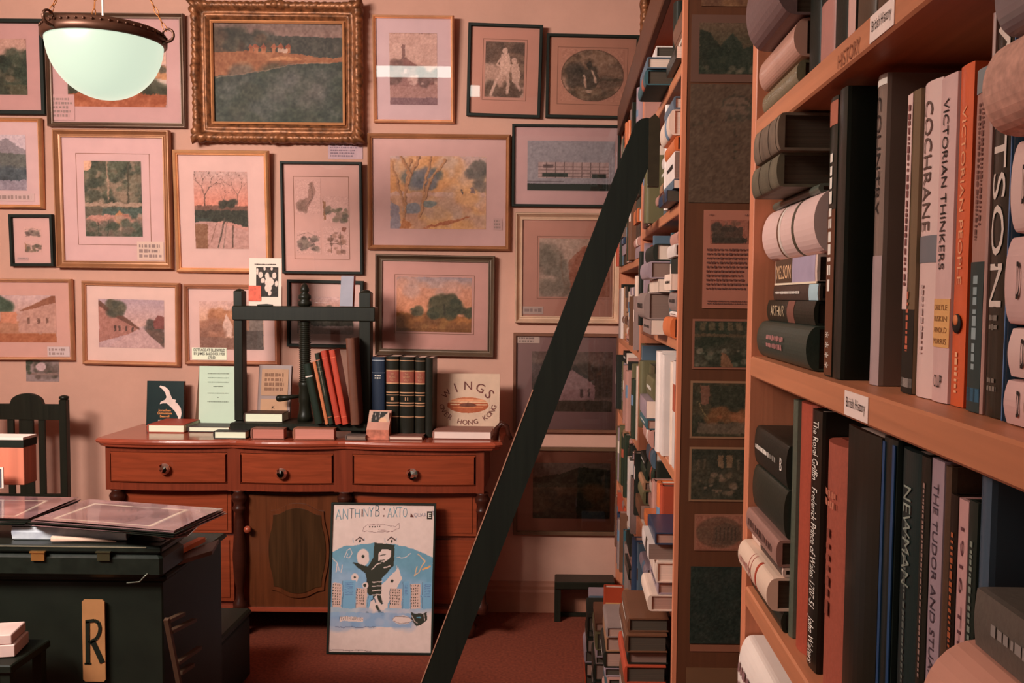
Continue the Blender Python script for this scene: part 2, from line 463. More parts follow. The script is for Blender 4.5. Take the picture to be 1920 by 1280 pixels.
# ---------------------------------------------------------------- pictures on the back wall
def frame_profile(kind, w):
    if kind == 'flat': return [(0,0),(0,.020),(w*.12,.024),(w*.85,.024),(w,.020),(w,.004)]
    if kind == 'round': return [(0,0),(0,.014),(w*.15,.022),(w*.4,.030),(w*.7,.024),(w*.85,.016),(w,.018),(w,.004)]
    if kind == 'cove': return [(0,0),(0,.026),(w*.1,.032),(w*.22,.032),(w*.3,.026),(w*.6,.014),(w*.78,.013),(w*.85,.018),(w,.018),(w,.004)]
    return [(0,0),(0,.012),(w*.3,.018),(w*.5,.028),(w*.75,.030),(w*.9,.022),(w,.016),(w,.004)]
def frame_mesh(W, H, kind, w):
    b = MB(); rings = []
    for i, d in frame_profile(kind, w):
        rings.append([(-W/2+i,-d,i),(W/2-i,-d,i),(W/2-i,-d,H-i),(-W/2+i,-d,H-i)])
    for a, c in zip(rings[:-1], rings[1:]):
        for j in range(4):
            k = (j+1) % 4; n = len(b.v); b.v += [a[j], a[k], c[k], c[j]]; b._f((n,n+1,n+2,n+3))
    n = len(b.v); b.v += [(-W/2,0,0),(W/2,0,0),(W/2,0,H),(-W/2,0,H)]; b._f((n+3,n+2,n+1,n))
    return b
def picture(label, box, fr, fw, pic, cvfn, mount=(186,142,132), kind='round', tilt=1.2, lean=0.0, glass=True,
            lines=(), prints=None, tag_=None, gap=0.004, res=110, group='framed pictures on the back wall', gloss=False):
    """box, pic: pixel rectangles of the frame and of the picture inside it"""
    yy = D-0.022
    x0, y0, x1, y1 = box
    a = at((x0+x1)/2, y1, 'y', yy); s = (at(x1, (y0+y1)/2, 'y', yy).x - at(x0, (y0+y1)/2, 'y', yy).x)/(x1-x0)
    W, H = (x1-x0)*s, (y1-y0)*s
    t = thing('framed_picture', label, 'picture', (a.x, D-gap, a.z), (math.radians(tilt), 0, 0), group)
    t.rotation_euler = (Matrix.Rotation(math.radians(tilt), 3, 'X') @ Matrix.Rotation(math.radians(lean), 3, 'Y')).to_euler()
    fwm = fw*s
    frame_mesh(W, H, kind, fwm).build('frame', fr, t)
    def P(px, py): return ((px-(x0+x1)/2)*s, (y1-py)*s)
    if mount:
        MB().box((-W/2+fwm*.8,-.008,fwm*.8),(W/2-fwm*.8,-.003,H-fwm*.8)).build('mount', mat(mount, .9, 'plain', 'mount_board', amt=.03), t)
    for p, fn in (prints or [(pic, cvfn)]):
        (u0, w1), (u1, w0) = P(p[0], p[1]), P(p[2], p[3])
        pw, ph = u1-u0, w1-w0
        mx = max(pw, ph); r = res if mx > .2 else max(30, int(res*mx/.2))
        c = fn(max(12, int(r*pw/mx)), max(12, int(r*ph/mx)))
        paint('print', c, pw, ph, t, FACE((u0+u1)/2, -.0092 if mount else -.006, (w0+w1)/2), PAINT_GLOSS if gloss else PAINT)
    if lines:
        lb = MB()
        for (lx0, ly0, lx1, ly1, th) in lines:
            (u0, w1), (u1, w0) = P(lx0, ly0), P(lx1, ly1); q = th*s
            for r in ((u0,w0,u1,w0+q),(u0,w1-q,u1,w1),(u0,w0,u0+q,w1),(u1-q,w0,u1,w1)): lb.box((r[0],-.0088,r[1]),(r[2],-.0081,r[3]))
        lb.build('mount_line', mat((128,86,70), .9, 'plain', 'line_ink'), t)
    if tag_:
        (tx0, ty0, tx1, ty1), rows, colr = tag_
        (u0, w1), (u1, w0) = P(tx0, ty0), P(tx1, ty1)
        pt = MB().box((u0,-.0105,w0),(u1,-.0100,w1)).build('price_label', mat(colr, .9, 'plain', 'label_card', amt=.03), t)
        if isinstance(rows, str):
            text(rows, (u1-u0)*.92, (w1-w0)*.84, M_INK, pt, FACE((u0+u1)/2, -.0107, (w0+w1)/2), bold=.012)
        else:
            scrib((u1-u0)*.85, (w1-w0)*.8, rows, mat((140,112,106), .9), pt, FACE((u0+u1)/2, -.0107, (w0+w1)/2), seed=int(tx0))
    if glass:
        f = fwm*.8; n = [(-W/2+f,-.0125,f),(W/2-f,-.0125,f),(W/2-f,-.0125,H-f),(-W/2+f,-.0125,H-f)]
        g = MB(); g.v = n; g._f((0,1,2,3)); g.build('glass_pane', GLASS, t)
    return t

SKYP = (186,146,140)
def a_darktrees(w, h):
    c = Cv(w,h,(150,108,96),3).grad(0,.4,(168,124,110),(150,112,98)).blobs(60,(-.1,.25,1.1,.8),.16,[(44,48,34),(56,58,42),(36,40,28),(74,66,50)])
    return c.rect(0,.82,1,1.1,(70,62,44)).blobs(20,(.1,.7,.6,1),.1,[(96,78,60),(52,50,36)]).mottle(18)
def a_moor(w, h):
    c = Cv(w,h,(176,140,132),4).grad(0,.4,(158,128,128),(184,142,122)).rect(0,.42,1,.55,(150,104,78)).rect(0,.5,1,1.1,(166,112,74))
    c.blobs(16,(0,.48,1,.56),.05,[(92,68,52),(70,60,44)]).rect(0,.62,1,.68,(176,150,136)).blobs(18,(0,.74,.25,.8),.06,[(60,54,38)]).blobs(14,(.8,.7,1,.78),.06,[(60,54,38)])
    return c.rect(0,.82,1,1.1,(150,82,54)).mottle(26,14,.55,1)
def a_sea(w, h):
    c = Cv(w,h,(60,56,44),5,.012).grad(0,.16,(120,92,86),(140,104,96)).poly([(0,.2),(0,.1),(.12,.06),(.3,.12),(.45,.13),(.62,.14),(1,.14),(1,.42),(0,.42)],(66,58,50))
    c.blobs(30,(0,.12,.5,.3),.07,[(56,48,36),(84,58,40),(72,62,54)]).poly([(0,.3),(.25,.28),(.55,.3),(.8,.34),(1,.33),(1,.4),(.55,.42),(.3,.5),(0,.54)],(150,88,54))
    for x in (.27,.31,.36,.45,.5,.56): c.rect(x,.245,x+.035,.3,(170,100,66)); c.poly([(x-.01,.25),(x+.018,.205),(x+.045,.25)],(146,74,48))
    c.rect(.5,.26,.57,.3,(196,156,140)).ell(.55,.36,.12,.02,(186,120,80)).grad(.42,1.1,(58,60,50),(44,48,34),.0)
    c.poly([(0,.54),(.3,.5),(.55,.42),(1,.38),(1,1.1),(0,1.1)],(56,58,48)).blobs(50,(0,.5,1,1),.08,[(44,48,32),(50,54,40),(76,74,70),(64,60,46)],.6)
    c.blobs(14,(.45,.5,.8,.8),.07,[(92,86,84),(104,92,88)],.35).line([(.02,.55),(.3,.5),(.45,.46),(.62,.41),(.9,.385)],.012,(160,120,100),.6)
    c.mottle(22,30); c.a *= np.array((.84,.82,.78)); return c
def a_cottage_sepia(w, h):
    c = Cv(w,h,(176,134,122),6,.01).mottle(10,6).rect(0,.72,1,1.1,(150,106,98)).poly([(0,.72),(.08,.5),(.3,.32),(.62,.46),(.9,.6),(.95,.72)],(122,78,72))
    c.rect(.26,.16,.33,.36,(116,76,70)).rect(.08,.5,.62,.74,(136,92,86)).blobs(24,(.0,.4,.2,.72),.08,[(104,72,66),(120,84,76)]).blobs(20,(.6,.5,1,.72),.08,[(100,68,64),(118,82,76)])
    c.rect(.3,.5,.36,.56,(172,132,124)).blobs(12,(.4,.6,.7,.72),.04,[(180,140,130)]).rect(0,.9,1,1.1,(120,84,86)).mottle(12,20)
    return c.line([(0,0),(1,0)],.02,(120,84,76))
def a_figures(w, h):
    c = Cv(w,h,(168,128,112),7,.012).blobs(40,(0,0,1,.35),.16,[(92,66,54),(110,80,66),(80,58,48)]).blobs(26,(.6,.2,1,.7),.12,[(96,70,58),(120,88,72)])
    c.blobs(26,(0,.75,1,1),.12,[(104,76,62),(86,62,50)]).ell(.5,.16,.07,.06,(190,150,134)).poly([(.4,.22),(.6,.2),(.66,.42),(.6,.6),(.42,.58),(.38,.4)],(188,148,132))
    c.line([(.44,.52),(.28,.72),(.16,.95)],.1,(186,146,130)).line([(.57,.55),(.6,.75),(.58,.92)],.1,(182,142,126)).line([(.42,.26),(.3,.42),(.5,.48)],.06,(184,144,128))
    c.ell(.74,.34,.07,.06,(186,146,130)).poly([(.66,.4),(.84,.38),(.92,.6),(.84,.78),(.7,.7)],(178,138,122)).line([(.78,.7),(.9,.86)],.08,(176,136,122))
    return c.mottle(20,34)
def a_oval(w, h):
    c = Cv(w,h,(172,118,98),8,.015); base = c.a.copy()
    c.a[:] = (158,116,96); c.blobs(40,(0,0,1,.4),.12,[(120,88,68),(140,104,84),(100,74,58)]).blobs(30,(.2,.4,.7,.95),.1,[(66,52,42),(80,62,50),(54,44,34)])
    c.blobs(20,(.6,.3,1,.7),.1,[(126,92,74),(96,72,58)]).ell(.45,.3,.05,.07,(60,48,38)).poly([(.36,.4),(.54,.36),(.62,.6),(.5,.86),(.34,.8)],(74,58,46)).line([(.36,.5),(.4,.72)],.04,(176,136,116)).line([(.5,.42),(.56,.62)],.04,(178,138,118)).ell(.44,.8,.12,.03,(176,136,116)).rect(.6,.55,1,.6,(78,60,46))
    c.blobs(20,(.1,.8,.9,1),.08,[(120,90,70),(90,68,52)]).mottle(22,30)
    d = ((c.x-.5)/.5)**2+((c.y-.5)/.5)**2; m = (d > 1)[..., None]; c.a = np.where(m, np.array((172,118,98.)), c.a)
    e = (abs(d-.97) < .03)[..., None]; c.a = np.where(e, np.array((96,66,52.)), c.a); return c
def a_lake(w, h):
    c = Cv(w,h,(176,150,152),9).poly([(0,.3),(.4,.25),(.7,.05),(.95,.25),(1.1,.3),(1.1,.5),(0,.5)],(128,110,112)).poly([(0,.4),(.3,.3),(1.1,.35),(1.1,.6),(0,.62)],(92,86,80)).rect(0,.6,1,.62,(170,148,146))
    return c.rect(0,.62,1,1.1,(98,98,104)).blobs(18,(0,.65,1,.75),.1,[(66,68,70)]).rect(0,.82,1,1.1,(134,116,122)).mottle(16,16,.6,1).mottle(10)
def a_woodpond(w, h):
    c = Cv(w,h,(92,80,66),10,.02).blobs(120,(0,0,1,.55),.09,[(64,62,48),(84,80,62),(110,92,74),(52,54,42),(132,104,86)])
    c.ell(.05,.04,.08,.08,(190,142,118)).line([(.4,0),(.42,.3),(.4,.5)],.035,(150,116,96)).line([(.78,.0),(.76,.55)],.04,(70,60,46)).rect(0,.55,1,.6,(150,118,100)).rect(.3,.62,1,.75,(70,76,66))
    c.ell(.3,.78,.3,.07,(164,112,98)).ell(.6,.76,.07,.1,(164,106,72)).blobs(16,(.6,.72,1,.9),.06,[(168,104,88),(150,116,100)]).blobs(30,(0,.82,1,1),.07,[(72,74,60),(60,62,48),(104,84,72)])
    return c.line([(.22,.8),(.24,1)],.02,(50,52,42)).line([(.4,.8),(.38,1)],.02,(50,52,42)).mottle(20,30)
def a_dusk(w, h):
    c = Cv(w,h,(176,124,112),11,.01).grad(0,.5,(172,136,128),(186,112,92)).tree(.2,.5,.5,(70,50,44),.03,0,5).tree(.8,.48,.48,(100,70,60),.022,.05,5).tree(.55,.48,.3,(110,76,66),.014,0,4)
    c.rect(0,.44,1,.52,(110,74,62)).blobs(20,(.5,.38,.75,.46),.05,[(60,54,44)]).poly([(0,.5),(1,.5),(1,.72),(.6,.64),(.3,.66),(0,.66)],(54,50,40)).rect(0,.6,.3,.68,(62,62,54))
    c.poly([(0,.66),(.3,.64),(.5,.68),(1,.76),(1,1.1),(0,1.1)],(168,124,114)).rect(0,.68,.24,1.1,(124,82,60)).line([(.56,.6),(.5,.8),(.42,.98)],.035,(80,64,54)).line([(.6,.64),(.52,1)],.02,(120,94,84)).line([(.72,.7),(.7,.98)],.035,(84,60,50)).line([(.4,.68),(.3,.9)],.02,(120,84,70))
    return c.mottle(14,22)
def vig(seed, k):
    def f(w, h):
        c = Cv(w,h,(184,140,130),seed,.03)
        if k == 0: c.poly([(.1,.9),(.25,.6),(.5,.5),(.55,.1),(.68,.05),(.8,.35),(.65,.6),(.45,.9)],(128,88,76),.7).line([(.6,.1),(.7,.5),(.4,.8)],.03,(90,62,54),.8).blobs(12,(.1,.6,.5,.95),.1,[(120,86,74)],.6)
        if k == 1: c.rect(.03,.2,.12,.9,(140,96,70)).blobs(26,(.1,.4,.95,.9),.1,[(96,82,62),(84,70,60),(128,98,84)],.7).line([(.02,.1),(.1,.9)],.04,(130,84,60))
        if k == 2: c.blobs(30,(.1,.3,.9,.8),.1,[(128,104,92),(104,84,76),(84,64,58)],.7).line([(.05,.2),(.5,.1),(.95,.3)],.02,(110,84,74)).line([(.05,.85),(.5,.7)],.03,(90,70,62))
        if k == 3: c.blobs(20,(.2,.2,.8,.9),.08,[(140,98,82),(112,76,64)],.7).line([(.1,.6),(.9,.62)],.03,(104,72,62)).line([(.3,.3),(.3,.9)],.03,(96,68,58)).line([(.65,.2),(.7,.9)],.03,(96,68,58)).ell(.8,.1,.1,.08,(130,80,66))
        return c.mottle(8,14)
    return f
def a_birches(w, h):
    c = Cv(w,h,(188,142,110),12,.018).grad(0,.4,(176,142,136),(192,146,112)).blobs(50,(0,.05,.7,.5),.1,[(196,140,92),(188,130,84),(180,146,128)],.6).blobs(18,(.2,.2,.5,.42),.07,[(104,94,98),(116,104,104),(88,86,82)],.8)
    c.blobs(14,(.8,.1,1,.42),.06,[(110,92,84),(96,84,76)],.8).rect(0,.5,1,.56,(186,144,128)).grad(.56,1.1,(182,136,112),(194,136,86)).blobs(40,(.2,.55,1,1),.1,[(198,142,88),(176,140,122),(170,124,104)],.6)
    c.ell(.4,.66,.09,.04,(120,116,110)).ell(.22,.72,.1,.08,(130,120,122)).poly([(.0,.62),(.08,.7),(.12,1),(0,1)],(140,120,124))
    for p in ([(.02,.1),(.06,.3),(.13,.62),(.16,.95)],[(.22,.05),(.17,.3),(.15,.7),(.16,.98)],[(.3,0),(.2,.28),(.17,.5)],[(.42,0),(.38,.3),(.33,.7),(.3,.85)],[(.58,.05),(.42,.34),(.36,.6)],[(.12,0),(.2,.24)]):
        c.line(p,.035,(170,118,84)).line([(x+.012,y) for x,y in p],.012,(124,84,62))
    c.poly([(.08,1),(.14,.86),(.24,.94),(.2,1)],(164,100,60)).poly([(.3,1),(.6,.88),(.85,.82),(.6,.94)],(160,92,60)).rect(.74,.44,.76,.52,(96,78,74)).rect(.84,.42,.87,.5,(120,94,90))
    return c.mottle(12,26)
def a_building(w, h):
    c = Cv(w,h,(142,126,128),13,0).mottle(4,40).rect(.12,.5,.93,.85,(166,132,126)); c.blobs(0,(0,0,1,1),.1,[(0,0,0)])
    for i in range(9): c.rect(.12+i*.1,.5,.126+i*.1,.85,(84,60,58))
    for j in range(5): c.rect(.12,.52+j*.075,.93,.53+j*.075,(120,90,86))
    c.rect(.17,.74,.46,.84,(40,42,34)).rect(.74,.76,.9,.85,(44,44,36)).rect(.18,.54,.3,.62,(90,66,64)).rect(0,.93,.42,.96,(90,72,74)); return c
def a_ruin(w, h):
    c = Cv(w,h,(164,128,112),14).blobs(40,(0,0,.5,1),.12,[(140,112,98),(120,98,84),(174,140,124)],.6).poly([(.45,.95),(.42,.4),(.6,.15),(.85,.08),(1.1,.2),(1.1,1),(.5,1)],(150,92,72)).rect(.7,.5,.8,.7,(70,54,46)).blobs(20,(.0,.1,.35,.6),.08,[(116,96,82)],.6)
    return c.line([(.3,.3),(.35,.8)],.03,(120,92,76)).mottle(14,22)
def a_cottage_grey(w, h):
    c = Cv(w,h,(128,98,88),15,.012).grad(0,.3,(112,84,76),(132,104,94)).blobs(24,(.5,.3,1,.6),.12,[(84,64,54),(96,74,62)]).blobs(16,(0,.3,.3,.6),.1,[(110,88,84),(90,72,66)])
    c.poly([(.1,.75),(.14,.45),(.5,.3),(.78,.56),(.78,.8),(.1,.82)],(160,120,118)).poly([(.5,.3),(.78,.56),(.78,.52),(.52,.22)],(74,58,50)).rect(.6,.62,.64,.76,(96,74,70)).rect(.7,.62,.73,.76,(96,74,70)).rect(.3,.5,.36,.6,(110,86,84))
    return c.rect(0,.82,1,1.1,(84,66,54)).mottle(14,20)
def a_hills(w, h):
    c = Cv(w,h,(110,82,60),16,.015).grad(0,.25,(122,98,86),(112,88,74)).poly([(0,.28),(.35,.2),(.6,.08),(1,.12),(1,.4),(0,.4)],(60,54,38)).rect(0,.36,1,.44,(74,66,48)).rect(0,.44,1,.5,(110,84,62)).blobs(40,(0,.5,1,1),.1,[(84,62,40),(64,54,36),(120,80,50),(50,46,30)],.7)
    return c.rect(0,.88,1,1.1,(52,46,30)).mottle(16,26)
def a_street_l(w, h):
    c = Cv(w,h,(172,128,116),17,.01).grad(0,.4,(176,140,136),(172,130,118)).rect(0,.55,1,1.1,(160,108,84)).poly([(.62,.6),(.66,.3),(.9,.05),(1.1,0),(1.1,.8),(.62,.8)],(168,122,108)).poly([(.6,.35),(.95,.02),(1.1,-.02),(1.1,.1),(.7,.32)],(128,76,56)).blobs(12,(.38,.12,.5,.3),.06,[(66,74,58),(54,62,46)]).rect(.1,.3,.3,.75,(170,132,126)).rect(.42,.36,.6,.6,(176,112,86)).blobs(12,(0,.2,.06,.5),.05,[(70,66,56)])
    for x in (.14,.22,.7,.8,.9): c.rect(x,.48,x+.03,.6,(110,74,62))
    return c.rect(0,.82,1,1.1,(150,86,58)).mottle(9,18)
def a_street_m(w, h):
    c = Cv(w,h,(168,132,130),18,.01).grad(0,.55,(160,130,134),(178,136,126)).poly([(0,.05),(.16,.2),(.36,.35),(.66,.62),(.4,.74),(0,.9)],(152,100,88)).poly([(0,.0),(.14,.16),(.34,.3),(.66,.62),(.62,.62),(.3,.4),(0,.14)],(104,66,54)).blobs(20,(.18,.06,.36,.3),.07,[(70,64,52),(88,76,60)])
    for x in (.24,.3,.4,.5): c.rect(x,.52+x*.08,x+.03,.66,(84,58,50))
    c.blobs(30,(.72,.42,1,.85),.08,[(82,62,54),(104,74,64),(70,58,50)]).poly([(.84,.45),(.9,.3),(1,.35),(1,.6),(.85,.6)],(120,66,60)).poly([(.58,.62),(.68,.6),(1,1),(.15,1),(.35,.8)],(170,132,128))
    return c.mottle(9,18)
def a_street_r(w, h):
    c = Cv(w,h,(180,134,114),19,.01).grad(0,.5,(182,142,134),(190,140,112)).blobs(24,(.2,.2,.6,.5),.08,[(150,96,70),(166,110,80),(130,92,74)]).poly([(.34,.72),(.36,.45),(.42,.25),(.52,.5),(.52,.72)],(186,148,134)).rect(.75,.3,1,1,(112,92,84)).poly([(.5,.72),(.55,.35),(.75,.2),(.8,.72)],(140,98,80)).blobs(26,(0,.45,.3,.75),.08,[(128,84,68),(150,100,80)])
    return c.rect(0,.75,1,1.1,(128,88,74)).rect(.7,.6,1,1.1,(84,68,62)).mottle(12,20)
def a_river(w, h):
    c = Cv(w,h,(176,128,112),20).grad(0,.5,(186,150,146),(184,126,104)).poly([(0,.55),(.3,.48),(.7,.52),(1,.46),(1,.8),(0,.8)],(66,56,46)).blobs(16,(.4,.3,.7,.5),.06,[(80,66,54)]).rect(0,.78,1,1.1,(150,122,116)); return c.mottle(10,20)
def a_oak(w, h):
    c = Cv(w,h,(180,124,100),21,.014).grad(0,.25,(146,122,124),(176,132,114)).grad(.2,.7,(178,124,102),(194,126,92)).blobs(12,(0,.1,1,.3),.12,[(168,132,124),(188,128,104)],.4)
    c.poly([(0,.66),(.4,.68),(1,.72),(1,1.1),(0,1.1)],(150,92,48)).blobs(36,(0,.72,1,.95),.08,[(160,98,50),(132,86,44),(112,66,34)],.6).blobs(26,(.5,.38,.82,.62),.07,[(64,58,38),(52,50,32),(78,66,44)]).blobs(20,(.44,.6,1,.7),.06,[(58,54,36),(72,64,42)]).blobs(10,(.2,.54,.32,.66),.045,[(78,66,46),(92,76,54)])
    return c.line([(.64,.5),(.65,.7)],.03,(60,50,34)).rect(0,.94,1,1.1,(116,68,30)).mottle(12,24)
def a_snap(w, h):
    c = Cv(w,h,(128,104,100),22,.02).blobs(22,(.3,0,1,.8),.12,[(84,64,56),(100,80,74),(66,56,46)]).ell(.45,.3,.16,.2,(170,136,134)).rect(0,.6,1,.7,(120,92,84)).blobs(8,(.0,.0,.2,.6),.1,[(54,54,40)]); return c.mottle(16,16)

G1, G2 = M_GILT, M_GILTD
gw = lambda *c: mat(tuple(int(.82*x+.18*(sum(c)/3)+4) for x in c), .38, 'plain', 'frame_finish', metal=.25, amt=.12)
picture('black framed picture of dark trees, topmost at the left edge of the wall', (-95,38,86,214), M_BLACK, 8, (-25,74,51,177), a_darktrees, (172,126,120), 'flat')
picture('bronze framed moorland watercolour hanging behind the lit bowl lamp', (90,29,349,238), gw(96,64,44), 9, (127,68,313,200), a_moor, (176,134,130), 'cove', tag_=((95,178,139,226), 5, (178,136,132)))
picture('tall gold framed lake and mountain print cut by the left edge of the view', (-120,222,82,390), gw(196,128,76), 7, (-70,253,50,356), a_lake, (184,146,142), 'round', tag_=((-10,362,64,376), 1, (180,146,140)))
picture('large gold framed woodland pond painting with wide moulding and pale mount', (107,246,324,503), gw(150,90,52), 14, (161,303,268,443), a_woodpond, (186,146,142), 'cove', tilt=1.6, lines=((146,289,284,459,1),), tag_=((257,452,307,487), 3, (190,158,144)))
picture('bright gold framed watercolour of bare trees mirrored in water at dusk', (330,284,509,511), gw(206,138,86), 9, (367,323,467,466), a_dusk, (190,152,144), 'round', tilt=3.4)
picture('thin gold framed sepia cottage print with a light strip mirrored in its glass', (700,34,852,230), gw(214,146,98), 6, (731,66,820,196), a_cottage_sepia, (182,148,148), 'round', tilt=4.3)
picture('black framed sepia engraving of figures under trees, hanging slightly askew', (874,49,1013,219), M_BLACK, 6, (907,81,980,182), a_figures, (178,124,108), 'flat', lean=1.4, tilt=3.2, lines=((902,76,985,188,1),))
picture('black framed oval engraving inside a thin ruled border', (1022,67,1196,222), M_BLACK, 6, (1050,94,1168,190), a_oval, (172,118,98), 'flat', tilt=1.0, lean=.6, lines=((1043,90,1175,196,1),))
picture('black framed sheet of four small etched sketches', (529,305,681,513), M_BLACK, 5, None, None, (184,140,130), 'flat', lines=((552,332,656,486,1),), tilt=3.4,
        prints=[((556,338,603,402),vig(31,0)),((606,368,655,418),vig(32,1)),((556,432,602,476),vig(33,2)),((607,424,655,478),vig(34,3))])
picture('wide gold framed impressionist painting of golden birch trees', (689,253,957,469), gw(160,98,58), 9, (731,294,911,429), a_birches, (184,142,136), 'round', tilt=1.4, tag_=((925,408,942,430), 3, (176,136,130)), res=150)
picture('black framed long architectural drawing of a flat-roofed building with a black strip', (959,235,1162,388), M_BLACK, 5, None, None, (182,140,136), 'flat',
        prints=[((988,265,1152,345),a_building),((988,344,1152,357),lambda w,h: Cv(w,h,(30,32,24),1,0))])
picture('broad pale gilt framed ruin watercolour with double ruled border', (965,400,1161,606), gw(184,140,110), 13, (1010,447,1142,556), a_ruin, (176,122,106), 'cove', lines=((1006,443,1146,560,1),), tag_=((980,575,1018,589), 1, (176,146,136)))
picture('thin brown framed grey cottage print with a white label in its top corner', (961,624,1160,811), gw(110,64,44), 6, (996,658,1147,771), a_cottage_grey, (146,108,104), 'flat', tag_=((968,630,1010,643), 2, (196,166,154)))
picture('dark moorland hills painting in a brown frame, lowest on the wall', (962,836,1160,1003), gw(96,64,42), 7, (998,866,1143,972), a_hills, (158,100,80), 'flat')
picture('small black framed pair of tiny vignettes near the left edge', (20,402,102,499), M_BLACK, 6, None, None, (184,140,132), 'flat', lean=-.6,
        prints=[((46,426,78,446),vig(41,2)),((46,452,78,473),vig(42,1))], tag_=((31,482,52,487), 1, (170,134,130)))
picture('gold framed village street watercolour cut by the left edge, above the chair', (-110,522,139,675), gw(190,130,90), 6, (-75,553,106,641), a_street_l, (182,134,122), 'round', lean=-.3, tag_=((88,649,130,668), 2, (184,156,152)))
picture('gold framed watercolour of a sloping village street between two cottages scenes', (154,528,337,685), gw(182,116,76), 8, (184,561,307,652), a_street_m, (194,158,148), 'round', lean=.8)
picture('gold framed cottage watercolour with a handwritten price label in its corner', (346,533,524,684), gw(172,106,72), 8, (374,565,494,655), a_street_r, (192,154,146), 'round', tag_=((359,652,424,675), 'COTTAGE AT ELLENFIELD\nBY JAMES BALDOCK 1928\n      \u00a375.00', (206,200,180)))
picture('black framed riverside print half hidden behind the wooden book press', (538,525,681,651), M_BLACK, 6, (556,556,662,626), a_river, (190,152,144), 'flat', lean=.6)
picture('dark bronze framed painting of a round oak over golden fields', (703,478,926,667), gw(88,62,44), 12, (742,519,883,622), a_oak, (184,134,124), 'cove', lines=((738,515,888,626,1),), lean=.5)

# the carved gilt frame with the seascape, and the corner of another one by the bookcase
def ornate(W, H, w, seed, segs=70):
    rn = np.random.RandomState(seed); b = MB()
    prof = [(0,0),(-.004,.022),(.004,.046),(.02,.056),(.034,.046),(.042,.030),(.052,.026),(.064,.040),(.074,.040),(.082,.024),(.094,.018),(.100,.016),(w,.012)]
    prof = [(i*w/.104, d) for i, d in prof]
    P = []; 
    cs = [(-W/2,0),(W/2,0),(W/2,H),(-W/2,H)]
    for k in range(4):
        a, c = cs[k], cs[(k+1) % 4]; n = segs if abs(c[0]-a[0]) > 1e-6 else int(segs*H/W)
        for i in range(n):
            P.append((a, c, i/n, k))
    rings = []
    for (i, d) in prof:
        r = []
        for (a, c, t, k) in P:
            x = a[0]+(c[0]-a[0])*t; z = a[1]+(c[1]-a[1])*t
            dx = min(1, max(-1, x/(W/2))); dz = (z-H/2)/(H/2)
            sx = (W/2-i)/(W/2); sz = (H/2-i)/(H/2)
            X, Z = x*sx, H/2+(z-H/2)*sz; dd = d
            L = math.hypot(c[0]-a[0], c[1]-a[1]); u = min(t, 1-t)*L; mid = abs(t-.5)*L
            if 0 < i < w*.42 or i < 0:
                orn = .5+.5*math.sin(t*L*2*PI/.033); lobe = max(0, 1-u/.085)+max(0, 1-mid/.06)*.8
                lv = (.5+.5*math.cos(u*190))*lobe
                dd += .007*orn+.016*lobe+.009*lv+.003*rn.rand()
                out = .012*lobe*(.5+.6*math.cos(u*150))+.004*orn
                nx, nz = (0, -1) if k == 0 else (1, 0) if k == 1 else (0, 1) if k == 2 else (-1, 0)
                if i <= w*.1: X += nx*out; Z += nz*out
            r.append((X, -dd, Z))
        rings.append(r)
    m = len(P); n0 = len(b.v)
    for r in rings: b.v += r
    for l in range(len(rings)-1):
        for j in range(m):
            k = (j+1) % m; b._f((n0+l*m+j, n0+l*m+k, n0+(l+1)*m+k, n0+(l+1)*m+j), True)
    return b
def rect_of(box, yy=D-.03):
    x0, y0, x1, y1 = box; a = at((x0+x1)/2, y1, 'y', yy); b_ = at(x1, y0, 'y', yy); c_ = at(x0, y1, 'y', yy)
    return a, b_.x-c_.x, b_.z-a.z
M_ORN = mat((120,74,46), .42, 'leather', 'carved_old_gilt', metal=.35, amt=.55, scale=.8)
a, W, H = rect_of((366,9,680,266))
t = thing('framed_painting', 'large seascape oil painting in an ornate carved old gilt frame', 'picture', (a.x, D-.006, a.z), (math.radians(1.5),0,0))
ornate(W, H, .092, 5).build('carved_frame', M_ORN, t)
s_ = W/(680-366)
sl = MB(); f = .082
for i_, d_, j_, e_ in ((f,.03,f+.006,.034),(f+.006,.034,f+.012,.024)):
    r0 = [(-W/2+i_,-d_,i_),(W/2-i_,-d_,i_),(W/2-i_,-d_,H-i_),(-W/2+i_,-d_,H-i_)]; r1 = [(-W/2+j_,-e_,j_),(W/2-j_,-e_,j_),(W/2-j_,-e_,H-j_),(-W/2+j_,-e_,H-j_)]
    for j in range(4):
        k = (j+1) % 4; n = len(sl.v); sl.v += [r0[j], r0[k], r1[k], r1[j]]; sl._f((n,n+1,n+2,n+3))
sl.build('slip', gw(206,130,76), t)
paint('print', a_sea(210,160), W-.175, H-.175, t, FACE(0,-.014,H/2), PAINT_GLOSS)
a, W, H = rect_of((1199,-90,1470,97))
t = thing('framed_painting', 'corner of an ornate carved gilt frame above the tall bookcase', 'picture frame', (a.x, D-.006, a.z))
ornate(W, H, .092, 9).build('carved_frame', M_ORN, t)
MB().box((-W/2+.08,-.01,.08),(W/2-.08,-.005,H-.08)).build('print', mat((150,104,90), .8), t)

# unframed photograph and the typed note
a, W, H = rect_of((49,676,110,715), D-.004)
o = paint('photograph', a_snap(40,26), W, H, None, FACE(0,0,H/2)); o.location = (a.x, D-.0015, a.z)
tag(o, 'small unframed landscape photograph pinned to the wall above the chair', 'photograph')
a, W, H = rect_of((615,266,680,298), D-.004)
t = thing('paper_note', 'small typed paper note pinned under the carved gilt frame', 'note', (a.x, D-.003, a.z))
MB().box((-W/2,0,0),(W/2,.0008,H)).build('sheet', mat((176,142,146), .9), t)
scrib(W*.86, H*.8, 5, mat((128,104,112), .9), t, FACE(0,-.0008,H/2), seed=4)
